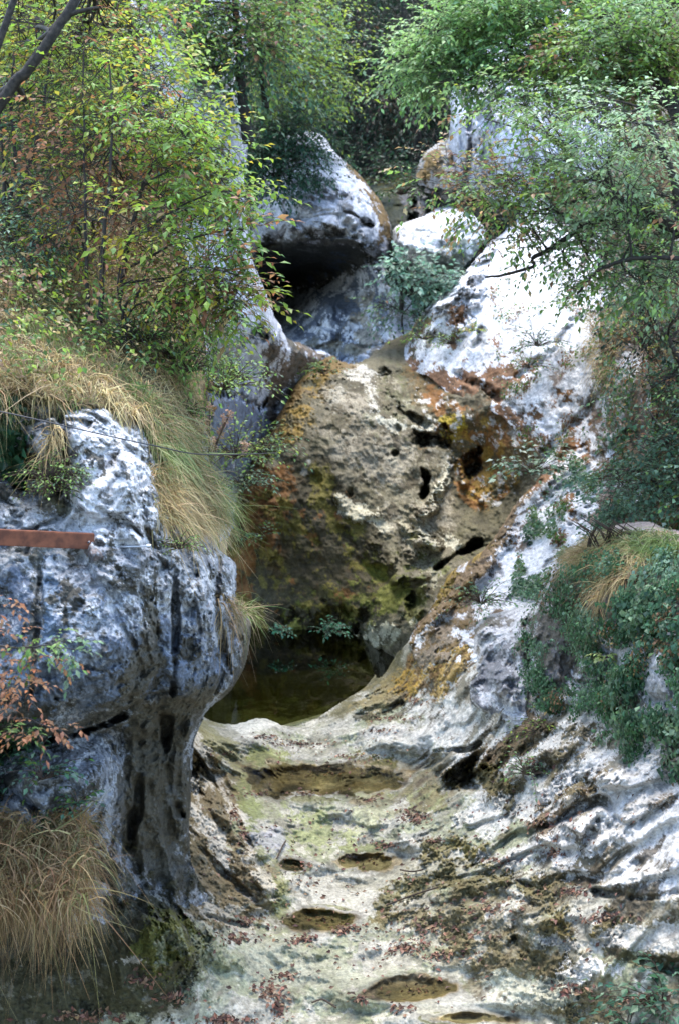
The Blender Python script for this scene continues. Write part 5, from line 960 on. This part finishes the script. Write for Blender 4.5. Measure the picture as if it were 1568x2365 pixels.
litter([(690,1720,90,14,110),(610,1705,60,12,70),(660,2255,110,16,60),(620,2290,40,25,90),(800,2150,60,16,110),(700,2175,50,14,90),(560,2130,40,12,60),(540,2170,60,16,80),(960,1890,45,22,150),(890,1955,60,9,80),(1000,1945,30,9,60),
 (520,2360,100,14,130),(400,2300,60,12,90),(330,2260,40,12,50),(540,1880,16,20,60),(560,1930,14,40,60),(520,1740,50,8,60),(940,2190,40,14,110),(1010,2210,50,14,60),(830,2310,30,9,50),(640,2330,30,40,110),(930,2330,30,8,40),(200,2345,120,14,150),
 (1150,1990,40,8,40),(1130,2100,60,20,60),(1320,2060,120,20,90),(1400,2120,120,20,90),(900,1660,60,10,80),(880,1690,40,8,50),(960,1620,40,8,50),(1230,1760,60,10,50),(1280,1970,50,12,60),(1480,2310,80,20,90),(1320,2290,60,20,60),
 (700,2000,500,300,420),(1000,2150,400,200,420),(800,1750,250,50,120),(1250,1900,250,120,200),(860,1850,40,8,30),(700,1835,120,6,50),(760,1790,90,12,24),(860,1995,30,8,16),(740,2125,50,10,20),(960,2290,60,12,26),(600,1835,60,8,24)])
# a few sticks
for pts, lab in [([(890,2100),(950,2075),(1010,2058)], 'long thin pale stick lying across the worn bed beside brown moss'), ([(922,2017),(950,2020),(975,2016)], 'short dark stick right of the round puddle'),
                 ([(720,2325),(745,2318),(775,2335)], 'crooked stick near the bottom edge of the stream bed'), ([(660,1950),(655,1960),(640,1990)], 'small twig on the green film of the bed')]:
    P, N_ = surf('stream_bed', [p[0] for p in pts], [p[1] for p in pts]); t = Tubes(); t.add(np.array(smooth([tuple(a) for a in P + [0, 0, .03]], 4)), .007, 5); o = t.build('stick', M_TWIG); center(o, P[1]); tag(o, lab, 'stick')

# ------------------------------------------------------------ rusty beam, peg, cable
def simple(name, c, rough=.6, metal=0., c2=None, sc_=40):
    m, N, L = mat(name); b = N['Principled BSDF']; b.inputs['Roughness'].default_value = rough; b.inputs['Metallic'].default_value = metal; b.inputs['Base Color'].default_value = (*c, 1)
    if c2:
        n = N.new('ShaderNodeTexNoise'); n.inputs['Scale'].default_value = sc_; n.inputs['Detail'].default_value = 8; tc = N.new('ShaderNodeTexCoord'); L.new(tc.outputs['Object'], n.inputs['Vector'])
        r = N.new('ShaderNodeValToRGB'); r.color_ramp.elements[0].position = .38; r.color_ramp.elements[1].position = .62; r.color_ramp.elements[0].color = (*c, 1); r.color_ramp.elements[1].color = (*c2, 1)
        L.new(n.outputs[0], r.inputs[0]); L.new(r.outputs[0], b.inputs['Base Color'])
        bp = N.new('ShaderNodeBump'); bp.inputs['Strength'].default_value = .3; bp.inputs['Distance'].default_value = .002; L.new(n.outputs[0], bp.inputs['Height']); L.new(bp.outputs[0], b.inputs['Normal'])
    return m
RUSTM = simple('rusty_steel', (.10,.032,.015), .75, .1, (.19,.062,.028), 22); STEEL = simple('galvanised_steel', (.55,.57,.60), .35, .7); CABLE = simple('steel_cable', (.05,.05,.055), .5, .5)
import bmesh
def box_obj(name, c, size, m, bev=.002, parent=None, rot=None):
    bm = bmesh.new(); bmesh.ops.create_cube(bm, size=1); bmesh.ops.scale(bm, vec=size, verts=bm.verts); bmesh.ops.bevel(bm, geom=bm.edges[:], offset=bev, segments=2, affect='EDGES')
    me = bpy.data.meshes.new(name); bm.to_mesh(me); bm.free(); me.materials.append(m); o = bpy.data.objects.new(name, me); SC.collection.objects.link(o); o.location = c
    if rot: o.rotation_euler = rot
    if parent: child(o, parent)
    return o
PP, _ = surf('overhanging_rock', [150, 180, 205], [1250, 1250, 1250]); dr = float(np.nanmin(proj(PP)[2])) - .05
b0 = at(-420, 1222, dr - .4); b1 = at(218, 1250, dr); mid = (b0 + b1) / 2; v = b1 - b0; L = np.linalg.norm(v)
h = 36 / F * dr
beam = empty('steel_beam', tuple(mid), 'rusty brown steel beam running in from the left edge to the big rock', 'beam')
bar = box_obj('bar', tuple(mid), (L, .045, h), RUSTM, .004, None, (0, -math.asin(v[2] / L), math.atan2(v[1], v[0]))); C.view_layer.update(); child(bar, beam)
bo = Tubes(); pb = at(207, 1251, dr - .03); bo.add(np.array([pb + [0, .02, 0], pb + [0, -.03, 0]]), .006, 8); o = bo.build('bolt', STEEL); child(o, beam)
t = Tubes(); a_, b_ = at(262, 1262, dr + .1), at(345, 1261, dr + .0); t.add(np.array([a_, (a_ + b_) / 2 + [0, 0, -.003], b_]), .006, 7); t.add(np.array([b_ - [.01, 0, 0], b_ + [.012, 0, 0]]), .011, 8)
t.add(np.array([a_, a_ + [-.03, .5, .0]]), .006, 6)
o = t.build('metal_peg', STEEL); center(o, a_); tag(o, 'thin bright metal peg in the rock just right of the rusty beam', 'peg')
t = Tubes(); c = path3([(-300,890,7.6),(0,950,7.7),(200,995,7.85),(360,1030,8.1),(480,1050,9.3),(640,1046,13)], 8); t.add(c, .004, 6)
o = t.build('cable', CABLE); center(o, c[0]); tag(o, 'thin dark cable stretched in front of the white face of the big rock', 'cable')
print('built', round(time.time() - T0, 1), 'polys', sum(len(o.data.polygons) for o in SC.objects if o.type == 'MESH'))
